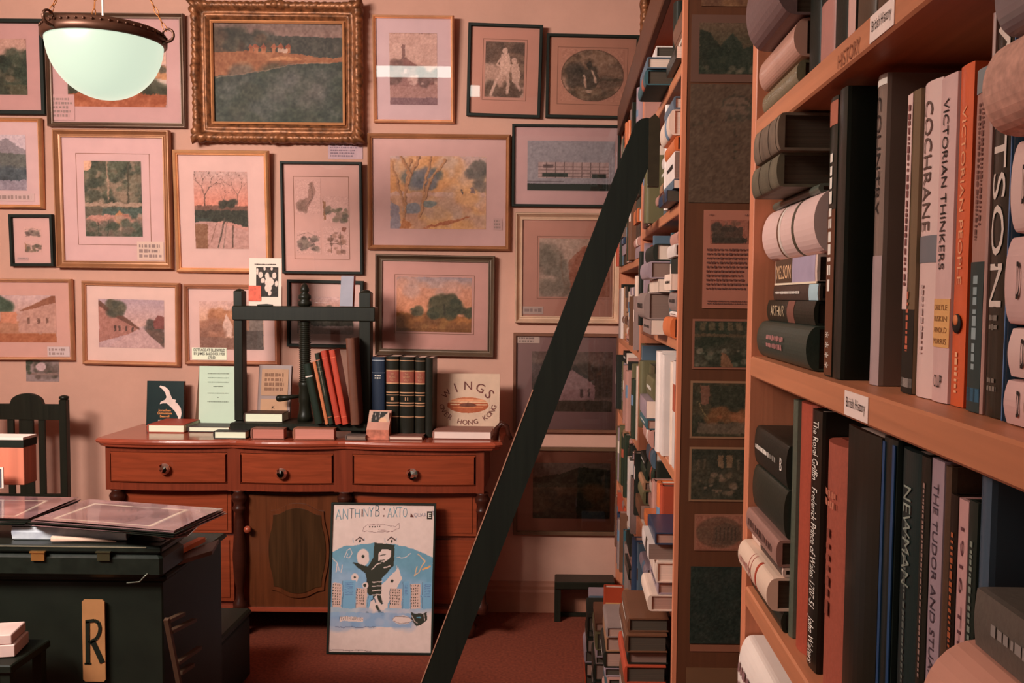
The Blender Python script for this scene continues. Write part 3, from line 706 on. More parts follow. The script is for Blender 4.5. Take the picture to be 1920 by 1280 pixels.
# ---------------------------------------------------------------- sideboard
TZ = 0.909; YF = 4.075; YB = 4.49
def X_(px, y=YF): return at(px, 850, 'y', y).x
def Z_(py, y=YF, px=500): return at(px, py, 'y', y).z
sxl, sxr = X_(200), X_(905)
sb = thing('sideboard', 'polished red mahogany sideboard with serpentine top and glass drawer knobs', 'sideboard', ((sxl+sxr)/2, (YF+YB)/2, 0))
off = Vector(((sxl+sxr)/2, (YF+YB)/2, 0))
class LB(MB):
    def build(s, name, mats, parent=None, o_=off):
        s.v = [(x-o_.x, y-o_.y, z-o_.z) for x, y, z in s.v]; return MB.build(s, name, mats, parent)
xa, xb, xc, xd = X_(208), X_(440), X_(645), X_(893)
tl, tr = X_(176, 4.03), X_(938, 4.03)
def front(x, e=0.0):
    def bow(x, a, b, k): u = (x-(a+b)/2)/((b-a)/2); return -k*max(0, 1-u*u)
    y = YF-.028
    if x < xb: y += bow(x, tl, xb, .030)
    elif x < xc: y += bow(x, xb, xc, .034)
    else: y += bow(x, xc, tr, .030)
    return y - e
def top_loop(e, z):
    xs = np.linspace(tl-e, tr+e, 61); pts = [(x, front(min(max(x, tl), tr), e), z) for x in xs]
    pts[0] = (tl-e, pts[0][1]+.02, z); pts[-1] = (tr+e, pts[-1][1]+.02, z)
    return pts + [(tr+e, YB+.01, z), (tl-e, YB+.01, z)]
LB().layers([top_loop(-.02, TZ-.040), top_loop(-.008, TZ-.036), top_loop(-.004, TZ-.026), top_loop(.004, TZ-.022), top_loop(.008, TZ-.012), top_loop(.004, TZ-.003), top_loop(-.003, TZ)]).build('top', M_MAHT, sb)
zfr0 = Z_(918)                       # bottom of the drawer frieze
zbase = Z_(1143)
car = LB()
# frieze boxes follow the bows: carcass behind, with posts between the drawers
car.box((sxl+.03, YF+.05, zbase), (sxr-.03, YB, TZ-.04))
car.box((sxl, YF+.02, zfr0-.01), (sxr, YB, TZ-.04))
for a_, b_ in ((200,209),(428,452),(627,662),(893,908)): car.box((X_(a_), YF-.012, zfr0-.004), (X_(b_), YF+.04, TZ-.04))
for a_, b_ in ((209,428),(452,627),(662,893)):
    n = 16; xs = np.linspace(X_(a_), X_(b_), n); m = (xs[0]+xs[-1])/2; hw = (xs[-1]-xs[0])/2
    for z0, z1 in ((Z_(848), TZ-.04), (zfr0-.002, Z_(906))):
        lo = [(x, YF-.012-.016*(1-((x-m)/hw)**2), z0) for x in xs]+[(xs[-1], YF+.04, z0), (xs[0], YF+.04, z0)]
        car.layers([lo, [(p[0], p[1], z1) for p in lo]])
car.box((sxl+.01, YF+.03, zbase-.012), (sxr-.01, YB, zbase))
car.build('carcass', M_MAHV, sb)
LB().box((sxl+.02, YF+.018, zbase-.014), (sxr-.02, YF+.05, zbase+.004)).build('base_moulding', M_MAHT, sb)
# recessed dark plinth with short feet
for x in (sxl+.06, xb, xc, sxr-.06):
    for yq in (YF+.08, YB-.04):
        LB().lathe([(.016,0),(.026,.02),(.03,.05),(.02,.075),(.034,.10),(.03,zbase-.012)], (x, yq, 0), 16).build('foot', M_MAHD, sb)
def bowpanel(px0, px1, py0, py1, y0, bulge, inset=.006, name='drawer', m=M_MAH, depth=.03):
    x0, x1, z1, z0 = X_(px0), X_(px1), Z_(py0), Z_(py1); n = 20
    mx, hw = (x0+x1)/2, (x1-x0)/2
    def loop(z, e, yo):
        xs = np.linspace(x0+e, x1-e, n)
        return [(x, y0+yo-bulge*(1-((x-mx)/hw)**2), z) for x in xs]+[(x1-e, y0+depth, z), (x0+e, y0+depth, z)]
    b = LB().layers([loop(z0, 0, .004), loop(z0+.004, .0, 0), loop(z0+inset, inset, -.003), loop(z1-inset, inset, -.003), loop(z1-.004, 0, 0), loop(z1, 0, .004)])
    return b.build(name, m, sb), mx, (z0+z1)/2
CRYST = bpy.data.materials.new('cut_glass'); CRYST.use_nodes = True
_b = CRYST.node_tree.nodes['Principled BSDF']; _b.inputs['Base Color'].default_value = (.95,.92,.9,1); _b.inputs['Metallic'].default_value = 1.0
_b.inputs['Roughness'].default_value = .05; _b.inputs['IOR'].default_value = 1.5
for px0, px1, kx, ky in ((209,427,317,877),(453,626,534,883),(663,892,776,881)):
    d, mx, mz = bowpanel(px0, px1, 849, 905, YF-.014, .016)
    kx_, kz_ = X_(kx), Z_(ky); kb = LB(); c = (kx_, YF-.032, kz_)
    kb.lathe([(.006,-.01),(.008,.004),(.018,.010),(.0255,.018),(.0255,.024),(.016,.034),(0,.036)], c, 10, 'y')
    k = kb.build('crystal_knob', CRYST, d)
    for p in k.data.polygons: p.use_smooth = False
# lower fronts: curved topped panels left and right, two deep drawers each
def arched(px0, px1, py0, py1, arch, name, m=M_MAH, y0=YF+.032, dep=.02):
    x0, x1, z1, z0 = X_(px0), X_(px1), Z_(py0), Z_(py1)
    pts = [(x0, z0), (x1, z0)] + [(x1+(x0-x1)*t, z1-arch*(abs(2*t-1)**2)) for t in np.linspace(0, 1, 18)]
    b = LB().prism(pts, y0, y0+dep, 'y')
    cx, cz = (x0+x1)/2, (z0+z1)/2
    ins = [(cx+(p[0]-cx)*.93, cz+(p[1]-cz)*.88) for p in pts]
    b.prism(ins, y0-.004, y0, 'y')
    return b.build(name, m, sb)
arched(212, 428, 913, 1003, .018, 'deep_drawer'); arched(212, 432, 1009, 1132, .0, 'deep_drawer')
arched(660, 893, 915, 1004, .018, 'deep_drawer'); arched(660, 893, 1012, 1132, .0, 'deep_drawer')
MB_ = LB().box((X_(462), YF+.030, zbase+.002), (X_(640), YF+.052, Z_(930)))
M_DOOR = mat((84,42,22), .3, 'wood_z', 'door_mahogany', amt=.2, coat=.2)
door = MB_.build('door', M_DOOR, sb)
x0, x1, z0, z1 = X_(496), X_(612), Z_(1120), Z_(948)
def shape(s0):
    cx, cz = (x0+x1)/2, (z0+z1)/2; hw, hh = (x1-x0)/2*s0, (z1-z0)/2*s0; pts = []
    for t in np.linspace(0, 2*PI, 48, endpoint=False):
        c_, s1 = math.cos(t), math.sin(t); k = 1/max(abs(c_), abs(s1))
        k *= (1-.10*abs(math.sin(2*t))**4) + .035*math.cos(4*t)
        pts.append((cx+hw*c_*k, cz+hh*s1*k))
    return pts
LB().prism(shape(1.0), YF+.022, YF+.030, 'y').build('carved_border', M_DOOR, door)
LB().prism(shape(.90), YF+.019, YF+.022, 'y').build('door_panel', mat((56,34,18), .3, 'wood_z', 'figured_veneer', amt=.3), door)
kc = at(466, 991, 'y', YF+.01)
LB().lathe([(.006,-.02),(.007,0),(.014,.006),(.017,.014),(.013,.024),(0,.027)], kc, 16, 'y').build('knob', M_MAHT, door)
for px in (218, 447, 646, 905):          # turned colonettes under the drawer posts
    x = X_(px); h = zfr0-.004; b = LB()
    pf = [(.020,zbase-.01),(.030,zbase),(.030,zbase+.03),(.019,zbase+.045),(.017,zbase+.1),(.026,zbase+.16),(.030,zbase+.24),(.020,h-.13),(.017,h-.10),(.028,h-.085),(.028,h-.075),(.018,h-.065),(.032,h-.04),(.034,h-.025),(.022,h-.008),(.030,h)]
    b.lathe(pf, (x, YF+.005, 0), 20); b.build('colonette', M_MAHD, sb)
scb = LB(); a_ = at(938, 800, 'y', 4.12)
scb.tube([(a_.x-.02, 4.12, TZ), (a_.x-.015, 4.12, TZ+.05), (a_.x+.005, 4.12, TZ+.075), (a_.x+.03, 4.12, TZ+.06), (a_.x+.035, 4.12, TZ+.03), (a_.x+.05, 4.12, TZ+.004)], .014, 10, .009)
scb.build('scroll_end', M_MAHD, sb)

# ---------------------------------------------------------------- books
def book(loc, t, h, w, col, rot=(0,0,0), label='', group=None, pages=None, bulge=.12, rough=.5, kind='cloth', cat='book', name='book', hard=True, pcol=None):
    m = col if not isinstance(col, tuple) else mat(col, rough, kind, 'book_cloth' if kind == 'cloth' else 'book_cover', amt=.08)
    r = thing(name, label, cat, loc, rot, group)
    ct = .0028 if hard else .0009; e = .0035 if hard else .0002
    b_ = bulge*t if hard else .0012
    n = 7 if b_ < .003 else 16
    arc = [(-b_*math.sin(PI*i/n), t*(.5-.5*math.cos(PI*i/n)) if b_ > .005 else t*i/n) for i in range(n+1)]
    if hard: arc = [(0.004,-.0006)]+arc+[(0.004,t+.0006)]
    out = [(w, 0)] + arc + [(w, t), (w, t-ct), (ct, t-ct), (ct, ct), (w, ct)]
    bo = MB().prism(out, 0, h, 'z')
    if hard: bo.box((ct, ct, .0005),(ct+.0006,t-ct,h-.0005))
    bo = bo.build('cover', m, r)
    if n > 8:
        for p in bo.data.polygons:
            if p.normal.x < -.05 and p.center.x < 0: p.use_smooth = True
    MB().box((ct+.0006, ct, e), (w-e, t-ct, h-e)).build('page_block', pages or M_PAGES, r)
    r['t'] = t; r['h'] = h; r['w'] = w; r['b'] = b_
    return r
def clean(r):
    for k in ('t','h','w','b'):
        if k in r: del r[k]
def bands(r, cols, name='spine_band', lying=False):
    """coloured labels across the spine: (z0, z1 as fractions of height, colour)"""
    t, h, b_ = r['t'], r['h'], r['b']
    for z0, z1, c in cols:
        n = 16; arc = [(-b_*math.sin(PI*i/n)-.0005, t*(.5-.5*math.cos(PI*i/n)) if b_ > .005 else t*i/n) for i in range(n+1)]
        pts = arc + [(.001, t), (.001, 0)]
        MB().prism(pts, z0*h, z1*h, 'z').build(name, mat(c, .5) if isinstance(c, tuple) else c, r)
BLUR = ('DAVID','ALISON','PALMER','CHARLES','BEAVER','PAGEANT','RHODES','ELIZ','REBEL','ASA','HODDER','THE LIFE','THE WORKS','B&C','CHURCH','THE LAST','THE\nAGE')
def sptext(r, s, z0, z1, frac, m, across=False, lying=False, bold=.0, keep=False, name='title_lettering'):
    t, h, b_ = r['t'], r['h'], r['b']; zc = (z0+z1)/2*h; L = (z1-z0)*h
    if s.startswith(BLUR):
        rows = s.count('\n')+1
        if across: return wrap(scrib(t*frac, L, max(2, rows), m, r, SPINE_AC(-b_-.0012, t/2, zc), 'small_lettering', len(s)), t, b_)
        return spscrib(r, z0, z1, frac, m, rows, lying, len(s))
    fn = SPINE_AC if across else (SPINE_LY if lying else SPINE_DN)
    M = fn(-b_-.0012, t/2, zc)
    o = text(s, t*frac, L, m, r, M, name, bold=0, keep=keep) if across else text(s, L, t*frac, m, r, M, name, bold=0, keep=keep)
    return wrap(o, t, b_)
def wrap(o, t, b_):
    for q in o.data.vertices:
        u = min(1, max(0, q.co.y/t))
        q.co.x = (-b_*2*math.sqrt(max(0, u*(1-u))) if b_ > .005 else -b_*math.sin(PI*u))-.0006-.10*b_
    return o
def spscrib(r, z0, z1, frac, m, rows=1, lying=False, seed=1):
    t, h, b_ = r['t'], r['h'], r['b']
    return wrap(scrib((z1-z0)*h, t*frac, rows, m, r, (SPINE_LY if lying else SPINE_DN)(-b_-.0012, t/2, (z0+z1)/2*h), 'small_lettering', seed), t, b_)

# ---------------------------------------------------------------- things on the sideboard
def put_front(label, box, y, col, lean=8, pages=M_PAGES, t=None, thick=.02, **k):
    """book standing face to the room, leaning back; box = pixel rectangle of its cover at depth y"""
    x0, y0, x1, y1 = box; a = at(x0, y1, 'y', y); w = at(x1, y1, 'y', y).x - a.x
    hh = at(x0, y0, 'y', y+.03).z - k.pop('zb', TZ+.001)
    zb = k.pop('zb2', TZ+.001)+thick*math.sin(math.radians(lean))
    return book((a.x, y, zb+.0006), thick, hh/math.cos(math.radians(lean)), w, col, (-math.radians(lean),0,0), label, None, pages, **k), w, hh
M_TEAL = mat((24,38,38), .5)
r, w, h = put_front('dark book with a white flying gull on its cover, propped against the wall', (274,714,343,800), 4.43, (22,36,36), 5, rough=.35, kind='plain')
g = [(.36,.10),(.50,.13),(.60,.20),(.64,.30),(.70,.40),(.80,.42),(.78,.47),(.84,.50),(.93,.60),(.96,.72),(.93,.84),(.88,.94),(.86,.80),(.78,.68),(.66,.58),(.55,.50),(.44,.50),(.36,.52),(.38,.47),(.50,.42),(.54,.36),(.50,.26),(.42,.18),(.34,.13)]
MB().prism([(x*w, (1-y)*h) for x, y in g], -.0014, -.0008, 'y').build('gull_print', mat((206,178,168), .6), r)
text('Jonathan\nLivingston\nSeagull', w*.38, h*.2, mat((206,128,66), .6), r, FACE(w*.5, -.001, h*.27), 'cover_lettering', bold=.02)
text('RICHARD\nBACH', w*.22, h*.08, M_WHITEINK, r, FACE(w*.44, -.001, h*.09), 'cover_lettering')
# white typed sheet on its brown board
a, b_ = at(372, 802, 'y', 4.40), at(444, 802, 'y', 4.40); w = b_.x-a.x; h = at(372,686,'y',4.42).z-TZ
t = thing('display_card', 'tall pale typed card propped on a brown backing board', 'card', ((a.x+b_.x)/2, 4.40, TZ+.001), (-math.radians(4),0,0))
MB().prism([(-w/2-.02,0),(w/2,0),(w/2,h),(-w/2-.002,h)], .004, .009, 'y').build('backing_board', M_BRONZE, t)
MB().box((-w/2,0,0),(w/2,.003,h)).build('sheet', mat((178,192,172), .8, amt=.02), t)
for s_, z in (('SPECIALISTS IN',.88),('PHOTOGRAPHY &',.81),('AFRICAN BOOKS',.74),('WANTED',.67),('ALL ENQUIRIES',.56),('&',.49),('FAIRS AND SALES',.42)):
    scrib(w*min(.55,.042*len(s_)), h*.018, 1, mat((120,128,114), .8), t, FACE(0,-.001,h*z), 'typed_line', len(s_), .8, 0)

def put_lying(label, box, y, col, thick=None, z=None, pages=M_PAGES, depth=.16, rotz=0, **k):
    """book lying flat, tail edge to the room; box = pixel rectangle of the near edge"""
    x0, y0, x1, y1 = box; a = at(x0, y1, 'y', y); w = at(x1, y1, 'y', y).x-a.x
    th = thick or (at(x0,y0,'y',y).z-at(x0,y1,'y',y).z); z = (TZ if z is None else z)+.0016
    return book((a.x, y+depth, z), th, depth, w, col, (PI/2, 0, 0), label, None, pages, **k)
put_lying('bright red book lying flat in front of the gull book', (277,797,345,812), 4.22, (146,56,38), pages=M_CREAM, depth=.20)
put_lying('thin white book with a dark cover, lying before the typed card', (353,801,430,811), 4.25, (60,50,48), pages=M_CREAM, depth=.12)
put_lying('white paged book with black covers at the front edge of the sideboard', (401,810,461,824), 4.06, (44,38,36), pages=M_CREAM, depth=.052)
put_lying('brown book lying flat under the left end of the press board', (472,806,533,826), 4.06, (112,66,52), pages=mat((166,102,88), .85, 'pages'), depth=.052)
put_lying('tan book lying flat under the middle of the press board', (551,805,627,826), 4.06, (130,78,58), pages=mat((176,112,98), .85, 'pages'), depth=.052)
put_lying('thin grey pamphlet lying near the small picture box', (648,815,686,824), 4.06, (84,66,60), pages=mat((120,96,84), .8), depth=.05)
put_lying('flat pale booklet beneath the leather volumes', (728,815,792,822), 4.08, (116,72,60), pages=M_PAGES, depth=.1)

# the book press
py = 4.22
pzb = TZ+.034
A = at(443, 790, 'y', py); B = at(696, 790, 'y', py); cx = (A.x+B.x)/2
press = thing('book_press', 'dark wooden screw book press with a turned finial and crossbeam', 'press', (cx, py, TZ+.0008))
o2 = Vector((cx, py, TZ))
def pb(): return LB()
zt = at(450, 545, 'y', py).z; zb0 = at(450, 600, 'y', py).z; zb1 = at(450, 573, 'y', py).z
bl, br_ = at(432, 800, 'y', py-.09).x, at(687, 800, 'y', py-.09).x
pb().cbox((bl, py-.10, TZ+.030), (br_, py+.10, TZ+.062), .004).build('base_board', M_EBON, press, o2)
pb().box((bl+.03, py-.08, TZ), (bl+.07, py+.08, TZ+.030)).box((br_-.07, py-.08, TZ), (br_-.03, py+.08, TZ+.030)).build('base_runner', M_EBON, press, o2)
for px0, px1 in ((443,459),(676,697)):
    x0, x1 = at(px0, 700, 'y', py).x, at(px1, 700, 'y', py).x
    q = pb().cbox((x0, py-.03, TZ+.062), (x1, py+.03, zt), .004); q.ball(((x0+x1)/2, py, zt-.004), ((x1-x0)/2, .028, .014), 10)
    q.build('post', M_EBON, press, o2)
x0, x1 = at(441, 585, 'y', py).x, at(706, 585, 'y', py).x
pb().cbox((x0, py-.04, zb0), (x1, py+.04, zb1), .004).build('crossbeam', M_EBON, press, o2)
sx = at(572, 700, 'y', py).x; zp = at(572, 770, 'y', py).z; zscr = at(572, 715, 'y', py).z
sc = pb(); pf = []; z = zscr
while z < zb0: pf += [(.021, z), (.0265, z+.003), (.0265, z+.005), (.021, z+.008)]; z += .009
sc.lathe(pf, (sx, py, 0), 20); sc.build('screw', M_EBON, press, o2)
pb().lathe([(.021,zb1),(.030,zb1+.004),(.032,zb1+.02),(.022,zb1+.028),(.029,zb1+.036),(.028,zb1+.05),(.014,zb1+.06),(.020,zb1+.068),(.020,zb1+.078),(.013,zb1+.096),(.004,zb1+.104),(0,zb1+.106)], (sx, py, 0), 20).build('finial', M_EBON, press, o2)
pb().lathe([(.034,TZ+.062),(.034,TZ+.085),(.030,TZ+.095),(.028,TZ+.11),(.026,TZ+.14),(.029,TZ+.15),(.029,TZ+.17),(.026,zscr-.03),(.029,zscr-.02),(.029,zscr-.006),(.024,zscr)], (sx, py, 0), 20).build('screw_foot', M_EBON, press, o2)
hz = at(530, 745, 'y', py).z
pb().tube([(sx-.02, py, hz+.006), (sx-.06, py-.01, hz+.004), (sx-.075, py-.012, hz), (sx-.11, py-.02, hz-.002)], .007, 8, .016).ball((sx-.112, py-.02, hz-.002), .016, 10).build('handle', M_EBON, press, o2)
ztop = zb1
# on the crossbeam
a = at(467, 571, 'y', py); b_ = at(528, 571, 'y', py); w = b_.x-a.x; h = at(500, 484, 'y', py).z-ztop
t = thing('postcard', 'white postcard of black and white dancing figures standing on the press beam', 'card', ((a.x+b_.x)/2, py-.005, ztop+.001), (-math.radians(3),0,math.radians(-1)))
MB().box((-w/2,0,0),(w/2,.002,h)).build('card', mat((206,182,168), .7, amt=.02), t)
def a_post(w_, h_):
    c = Cv(w_,h_,(42,34,30),51,.012)
    for x, y, q in ((.2,.12,.09),(.52,.1,.09),(.88,.12,.08),(.15,.35,.07),(.85,.38,.08)): c.ell(x,y,q,q*.8,(60,46,42))
    for x, y, rx, ry in ((.2,.26,.1,.1),(.5,.3,.1,.12),(.82,.28,.1,.1),(.6,.5,.2,.16),(.55,.7,.16,.14),(.3,.45,.1,.08),(.92,.55,.08,.1),(.62,.88,.08,.08),(.38,.05,.05,.06),(.7,.05,.05,.06),(.05,.15,.05,.12)): c.ell(x,y,rx,ry,(202,172,160))
    return c.mottle(8,12)
paint('print', a_post(60,70), w*.68, h*.62, t, FACE(w*.06,-.0012,h*.5), label='black and white picture')
scrib(w*.66, h*.035, 1, M_INK, t, FACE(0,-.0012,h*.87), 'lettering', 5)
cd = MB().box((-w*.5,-.004,h*.1),(-w*.12,-.0022,h*.42)).build('red_sticker', mat((196,78,56), .6, amt=.3, scale=4), t)
t = thing('paper_slip', 'small dark wedge lying on the press beam under the postcard', 'block', (at(500,571,'y',py).x, py-.034, ztop+.001))
MB().prism([(-.03,0),(.036,0),(.036,.006),(.01,.009),(-.03,.006)], -.006, .012, 'y').build('wedge', M_EBON, t)
a = at(638, 571, 'y', py); w = at(664,571,'y',py).x-a.x
r = book((a.x, py-.01, ztop+.0035), .018, at(650,518,'y',py).z-ztop, w, (130,124,134), (-math.radians(6),0,math.radians(-14)), 'pale blue booklet with a red spine edge standing on the press beam', None, mat((178,90,74),.7), hard=False, kind='plain')
# in the press
a = at(484, 775, 'y', 4.29); w = at(546,775,'y',4.29).x-a.x; zz = TZ+.067; h = at(520,683,'y',4.31).z-zz
r = book((a.x, 4.27, zz), .018, h, w, (126,100,94), (-math.radians(8),0,math.radians(-3)), 'grey and tan decorative book cover leaning inside the press', None, kind='plain', rough=.35)
MB().box((w*.10,-.0022,h*.42),(w*.92,-.0012,h*.92)).build('title_panel', mat((160,116,88), .6, amt=.06), r)
MB().box((w*.10,-.0022,h*.06),(w*.92,-.0012,h*.36)).build('lower_panel', mat((166,122,92), .6, amt=.06), r)
scrib(w*.6, h*.36, 4, mat((112,72,48), .6), r, FACE(w*.5,-.003,h*.68), 'cover_lettering', 12, .75, .1)
text('K', w*.09, h*.06, M_INK, r, FACE(w*.5,-.003,h*.2), 'cover_lettering')
put_lying('cream paged book with a dark brown cover lying on the press board', (458,770,530,787), 4.15, (58,36,28), z=TZ+.062, pages=M_CREAM, depth=.10)
sp = [((26,34,26),583,612,680,.10,'dark green book with a small silver band, left of the leaning row'), ((176,100,66),603,613,677,.10,'thin tan book leaning in the press row'),
      ((38,42,34),611,625,661,.10,'slim dark green ribbed book leaning beside the red ones'), ((158,54,38),625,639,656,.10,'left one of the two bright red books leaning in the press'),
      ((164,58,40),639,654,655,.10,'right one of the two bright red books leaning in the press'), ((92,54,40),656,676,633,.05,'tall brown book leaning against the right post of the press')]
xr = 592
pos = [(592,606,.20),(611,617,.20),(618,626,.20),(630,641,.20),(643,654,.18),(659,675,.06)]
for (c, p0, p1, yt, ln, lb), (q0, q1, le) in zip(sp, pos):
    x0 = at(q0, 783, 'y', 4.10).x; x1 = at(q1, 783, 'y', 4.10).x; zz = TZ+.0645+(x1-x0)*math.sin(le)
    h = (at(p0, yt, 'y', 4.10).z-zz)/math.cos(le)
    # spine to the camera: local -X turned to -Y ; thickness towards -X
    r = book((x1, 4.088, zz), x1-x0-.0006, h, .094, c, (0,0,0), lb, None, bulge=.2, kind='leather' if c[0] < 100 else 'cloth', rough=.4)
    r.rotation_euler = (Matrix.Rotation(-le, 3, 'Y') @ Matrix.Rotation(PI/2, 3, 'Z')).to_euler()
    if 'silver' in lb: bands(r, [(.78,.80,(186,170,160))])
    if 'ribbed' in lb: bands(r, [(.8,.81,(96,84,70)),(.74,.75,(96,84,70))]); spscrib(r,.4,.9,.3,mat((120,104,88),.5))
    if 'red' in lb: bands(r, [(.9,.905,(214,110,80)),(.1,.105,(214,110,80))])
# blue book and the gilt leather volumes
def spine_book(px0, px1, yt, y, c, lb, w=.14, z=TZ, **k):
    x0, x1 = at(px0, 810, 'y', y).x, at(px1, 810, 'y', y).x; h = at(px0, yt, 'y', y).z-z
    r = book((x1, y, z+.0008), x1-x0-.0008, h, w, c, (0,0,PI/2), lb, None, **k)
    return r
GI = mat((180,132,100), .4, metal=.3); RL = mat((132,66,52), .5, 'leather')
r = spine_book(697, 722, 669, 4.20, (34,42,58), 'navy blue book with silver lettering between the press and the leather volumes', bulge=.2, rough=.35)
sptext(r, 'B&C', .72, .78, .5, M_WHITEINK, across=True); bands(r, [(.955,.962,(170,170,176)),(.80,.804,(150,150,160))]); 
for i, (p0, p1, lb) in enumerate(((724,748,'first dark gilt-banded leather volume, beside the navy book'),(749,777,'widest of the dark leather volumes with red title label'),(778,797,'third dark leather volume with gilt bands and red label'),(797,811,'plain dark leather volume at the end of the row, next to the cream album'))):
    r = spine_book(p0, p1, 668+i, 4.17, (28,26,20), lb, .15, bulge=.22, kind='leather', rough=.35)
    if i < 3:
        bands(r, [(.68,.82,RL)], 'title_label')
        bands(r, [(.82,.835,GI),(.665,.68,GI),(.55,.565,GI),(.52,.53,GI),(.42,.435,GI),(.39,.40,GI),(.25,.262,GI),(.95,.96,GI)], 'gilt_band')
        sptext(r, 'THE\nWORKS\nVOL '+'I'*(i+1), .7, .8, .5, GI, across=True)
        sptext(r, 'I'*(i+1), .46, .5, .22, GI, across=True)
# small picture box
a = at(687, 818, 'y', 4.08); w = at(729,818,'y',4.08).x-a.x
t = thing('picture_box', 'small open card box with a black and cream picture in its lid', 'box', (a.x, 4.08, TZ), (0,0,math.radians(-2)))
MB().box((0,0,0.001),(w,.05,.045)).build('box_front', mat((168,96,76), .6, amt=.3, scale=3), t)
MB().prism([(.0,.045),(.045,.045),(.065,.125),(.06,.125)], 0, w, 'x').build('lid', mat((176,120,104), .6), t)
def a_box(w_, h_): return Cv(w_,h_,(178,142,124),61,.01).poly([(.05,.9),(.2,.05),(.95,.05),(.4,.75)],(38,34,30)).ell(.7,.6,.2,.25,(198,150,120)).line([(.3,.1),(.35,.5)],.03,(190,170,160)).line([(.55,.1),(.5,.4)],.03,(190,170,160))
paint('lid_print', a_box(30,36), w*.9, .078, t, axes((w/2,.026,.086),(1,0,0),(0,.2425,.97)))
# WINGS album
r, w, h = put_front('cream album with an oval biplane picture and arched red lettering', (817,700,936,818), 4.30, (184,150,128), 4, kind='plain', thick=.02)
def a_bip(w_, h_):
    c = Cv(w_,h_,(186,152,130),71,.01); d = ((c.X-.5)/.48)**2+((c.Y-.5)/.48)**2
    m = (d < 1)[..., None]; c2 = np.where(c.y[..., None] < .35, np.array((168,92,60.)), np.array((150,74,44.))); c.a = np.where(m, c2, c.a)
    c.rect(.05,.28,.95,.36,(198,150,116)).ell(.5,.2,.4,.06,(196,130,94)).rect(.1,.44,.95,.5,(202,160,126)).ell(.5,.5,.2,.12,(96,52,36)).line([(.5,.3),(.5,.6)],.02,(80,44,32)).rect(.15,.62,.85,.66,(180,110,70))
    return c.mottle(14,16)
paint('cover_print', a_bip(90,50), w*.68, h*.28, r, FACE(w*.5,-.0014,h*.47))
def arc_text(s, cx, cz, rx, rz_, a0, a1, size, m, par, flip=1, grow=0):
    n = len(s)
    for i, ch in enumerate(s):
        if ch == ' ': continue
        a = math.radians(a0+(a1-a0)*i/(n-1)); x = cx+rx*math.cos(a); z = cz+rz_*math.sin(a)
        tx = Vector((math.sin(a)*rx*flip, 0, -math.cos(a)*rz_*flip)).normalized(); ty = Vector((-tx.z, 0, tx.x))
        text(ch, size*1.1, size*(1+grow*abs(2*i/(n-1)-1)), m, par, axes((x, -.0016, z), tx, ty), 'title_letter', bold=.0, keep=True)
WI = mat((96,46,40), .6)
arc_text('WINGS', w*.5, h*.50, w*.40, h*.30, 148, 32, h*.14, WI, r, 1, .2)
arc_text('OVER HONG KONG', w*.5, h*.52, w*.42, h*.34, 194, 346, h*.082, WI, r, -1)
put_lying('white paged book lying in front of the cream album, upper one', (812,803,921,818), 4.12, (132,88,76), pages=M_PAPER, depth=.16)
# ---------------------------------------------------------------- bookcases
CW = .30                       # bookcase depth
def case(name, label, ys, zs, top, shelves_px=None, near=False):
    t = thing(name, label, 'bookcase', (XF+CW/2, (ys[0]+ys[-1])/2, 0)); o_ = Vector(t.location)
    for i, y in enumerate(ys):
        th = .028
        y0 = y if i == 0 else y-th
        L = LB(); L.cbox((XF, y0, 0), (XF+CW, y0+th, top), .002); L.build('upright', [M_PANEL if (i == 0 and not near) else M_UPR], t, o_)
        if i == 0 and not near:
            LB().box((XF-.0008, y0+.001, 0), (XF, y0+th-.001, top)).build('edge_lipping', M_UPR, t, o_)
    LB().box((XF+CW, ys[0]+.0, 0), (XF+CW+.008, ys[-1], top)).build('back_panel', M_INNER, t, o_)
    return t, o_
# near bookcase
NY0, NY1 = -.55, 1.345
zn = []
for pt, pb_ in (((1417,224),(1418,262)), ((1408,668),(1405,705)), ((1391,1087),(1391,1124))):
    zn.append((at(pt[0],pt[1],'x',XF).z, at(pb_[0],pb_[1],'x',XF).z))
sp_ = zn[1][0]-zn[2][0]
zn = [(zn[0][0]+.335, zn[0][1]+.335)] + zn + [(zn[2][0]-sp_, zn[2][1]-sp_), (zn[2][0]-2*sp_, zn[2][1]-2*sp_), (.09, .06)]
nearc = thing('bookcase', 'tall open wooden bookcase filling the right foreground', 'bookcase', (XF+CW/2, (NY0+NY1)/2, 0)); no = Vector(nearc.location)
LB().cbox((XF, NY1, 0), (XF+CW, NY1+.03, 2.45), .002).build('upright', M_UPR, nearc, no)
LB().cbox((XF, NY0-.03, 0), (XF+CW, NY0, 2.45), .002).build('upright', M_UPR, nearc, no)
LB().box((XF+CW, NY0-.03, 0), (XF+CW+.008, NY1+.03, 2.45)).build('back_panel', M_INNER, nearc, no)
for zt_, zb_ in zn:
    LB().cbox((XF, NY0, zb_), (XF+CW, NY1, zt_), .0025).build('shelf', M_SHELF, nearc, no)
ZU, ZM, ZL, ZB = zn[1][0], zn[2][0], zn[3][0], zn[4][0]
def edge_label(px0, px1, zt_, zb_, s, inset=.1, m=M_PAPER, name='shelf_label', ink=M_INK):
    y1, y0 = at(px0, 500, 'x', XF).y, at(px1, 500, 'x', XF).y; h = zt_-zb_
    o = thing(name, {'a':'white paper label on the edge of the upper shelf','b':'white paper British History label on the middle shelf edge'}[s[0]], 'label', (XF-.0003, (y0+y1)/2, (zt_+zb_)/2))
    MB().box((-.0006, -(y1-y0)/2, -h*(.5-inset)), (0, (y1-y0)/2, h*(.5-inset))).build('paper', m, o)
    text(s[1:], (y1-y0)*.8, h*.42, ink, o, axes((-.0008,0,0),(0,-1,0),(0,0,1)), bold=.0)
edge_label(1592, 1637, *zn[2], 'bBritish History')
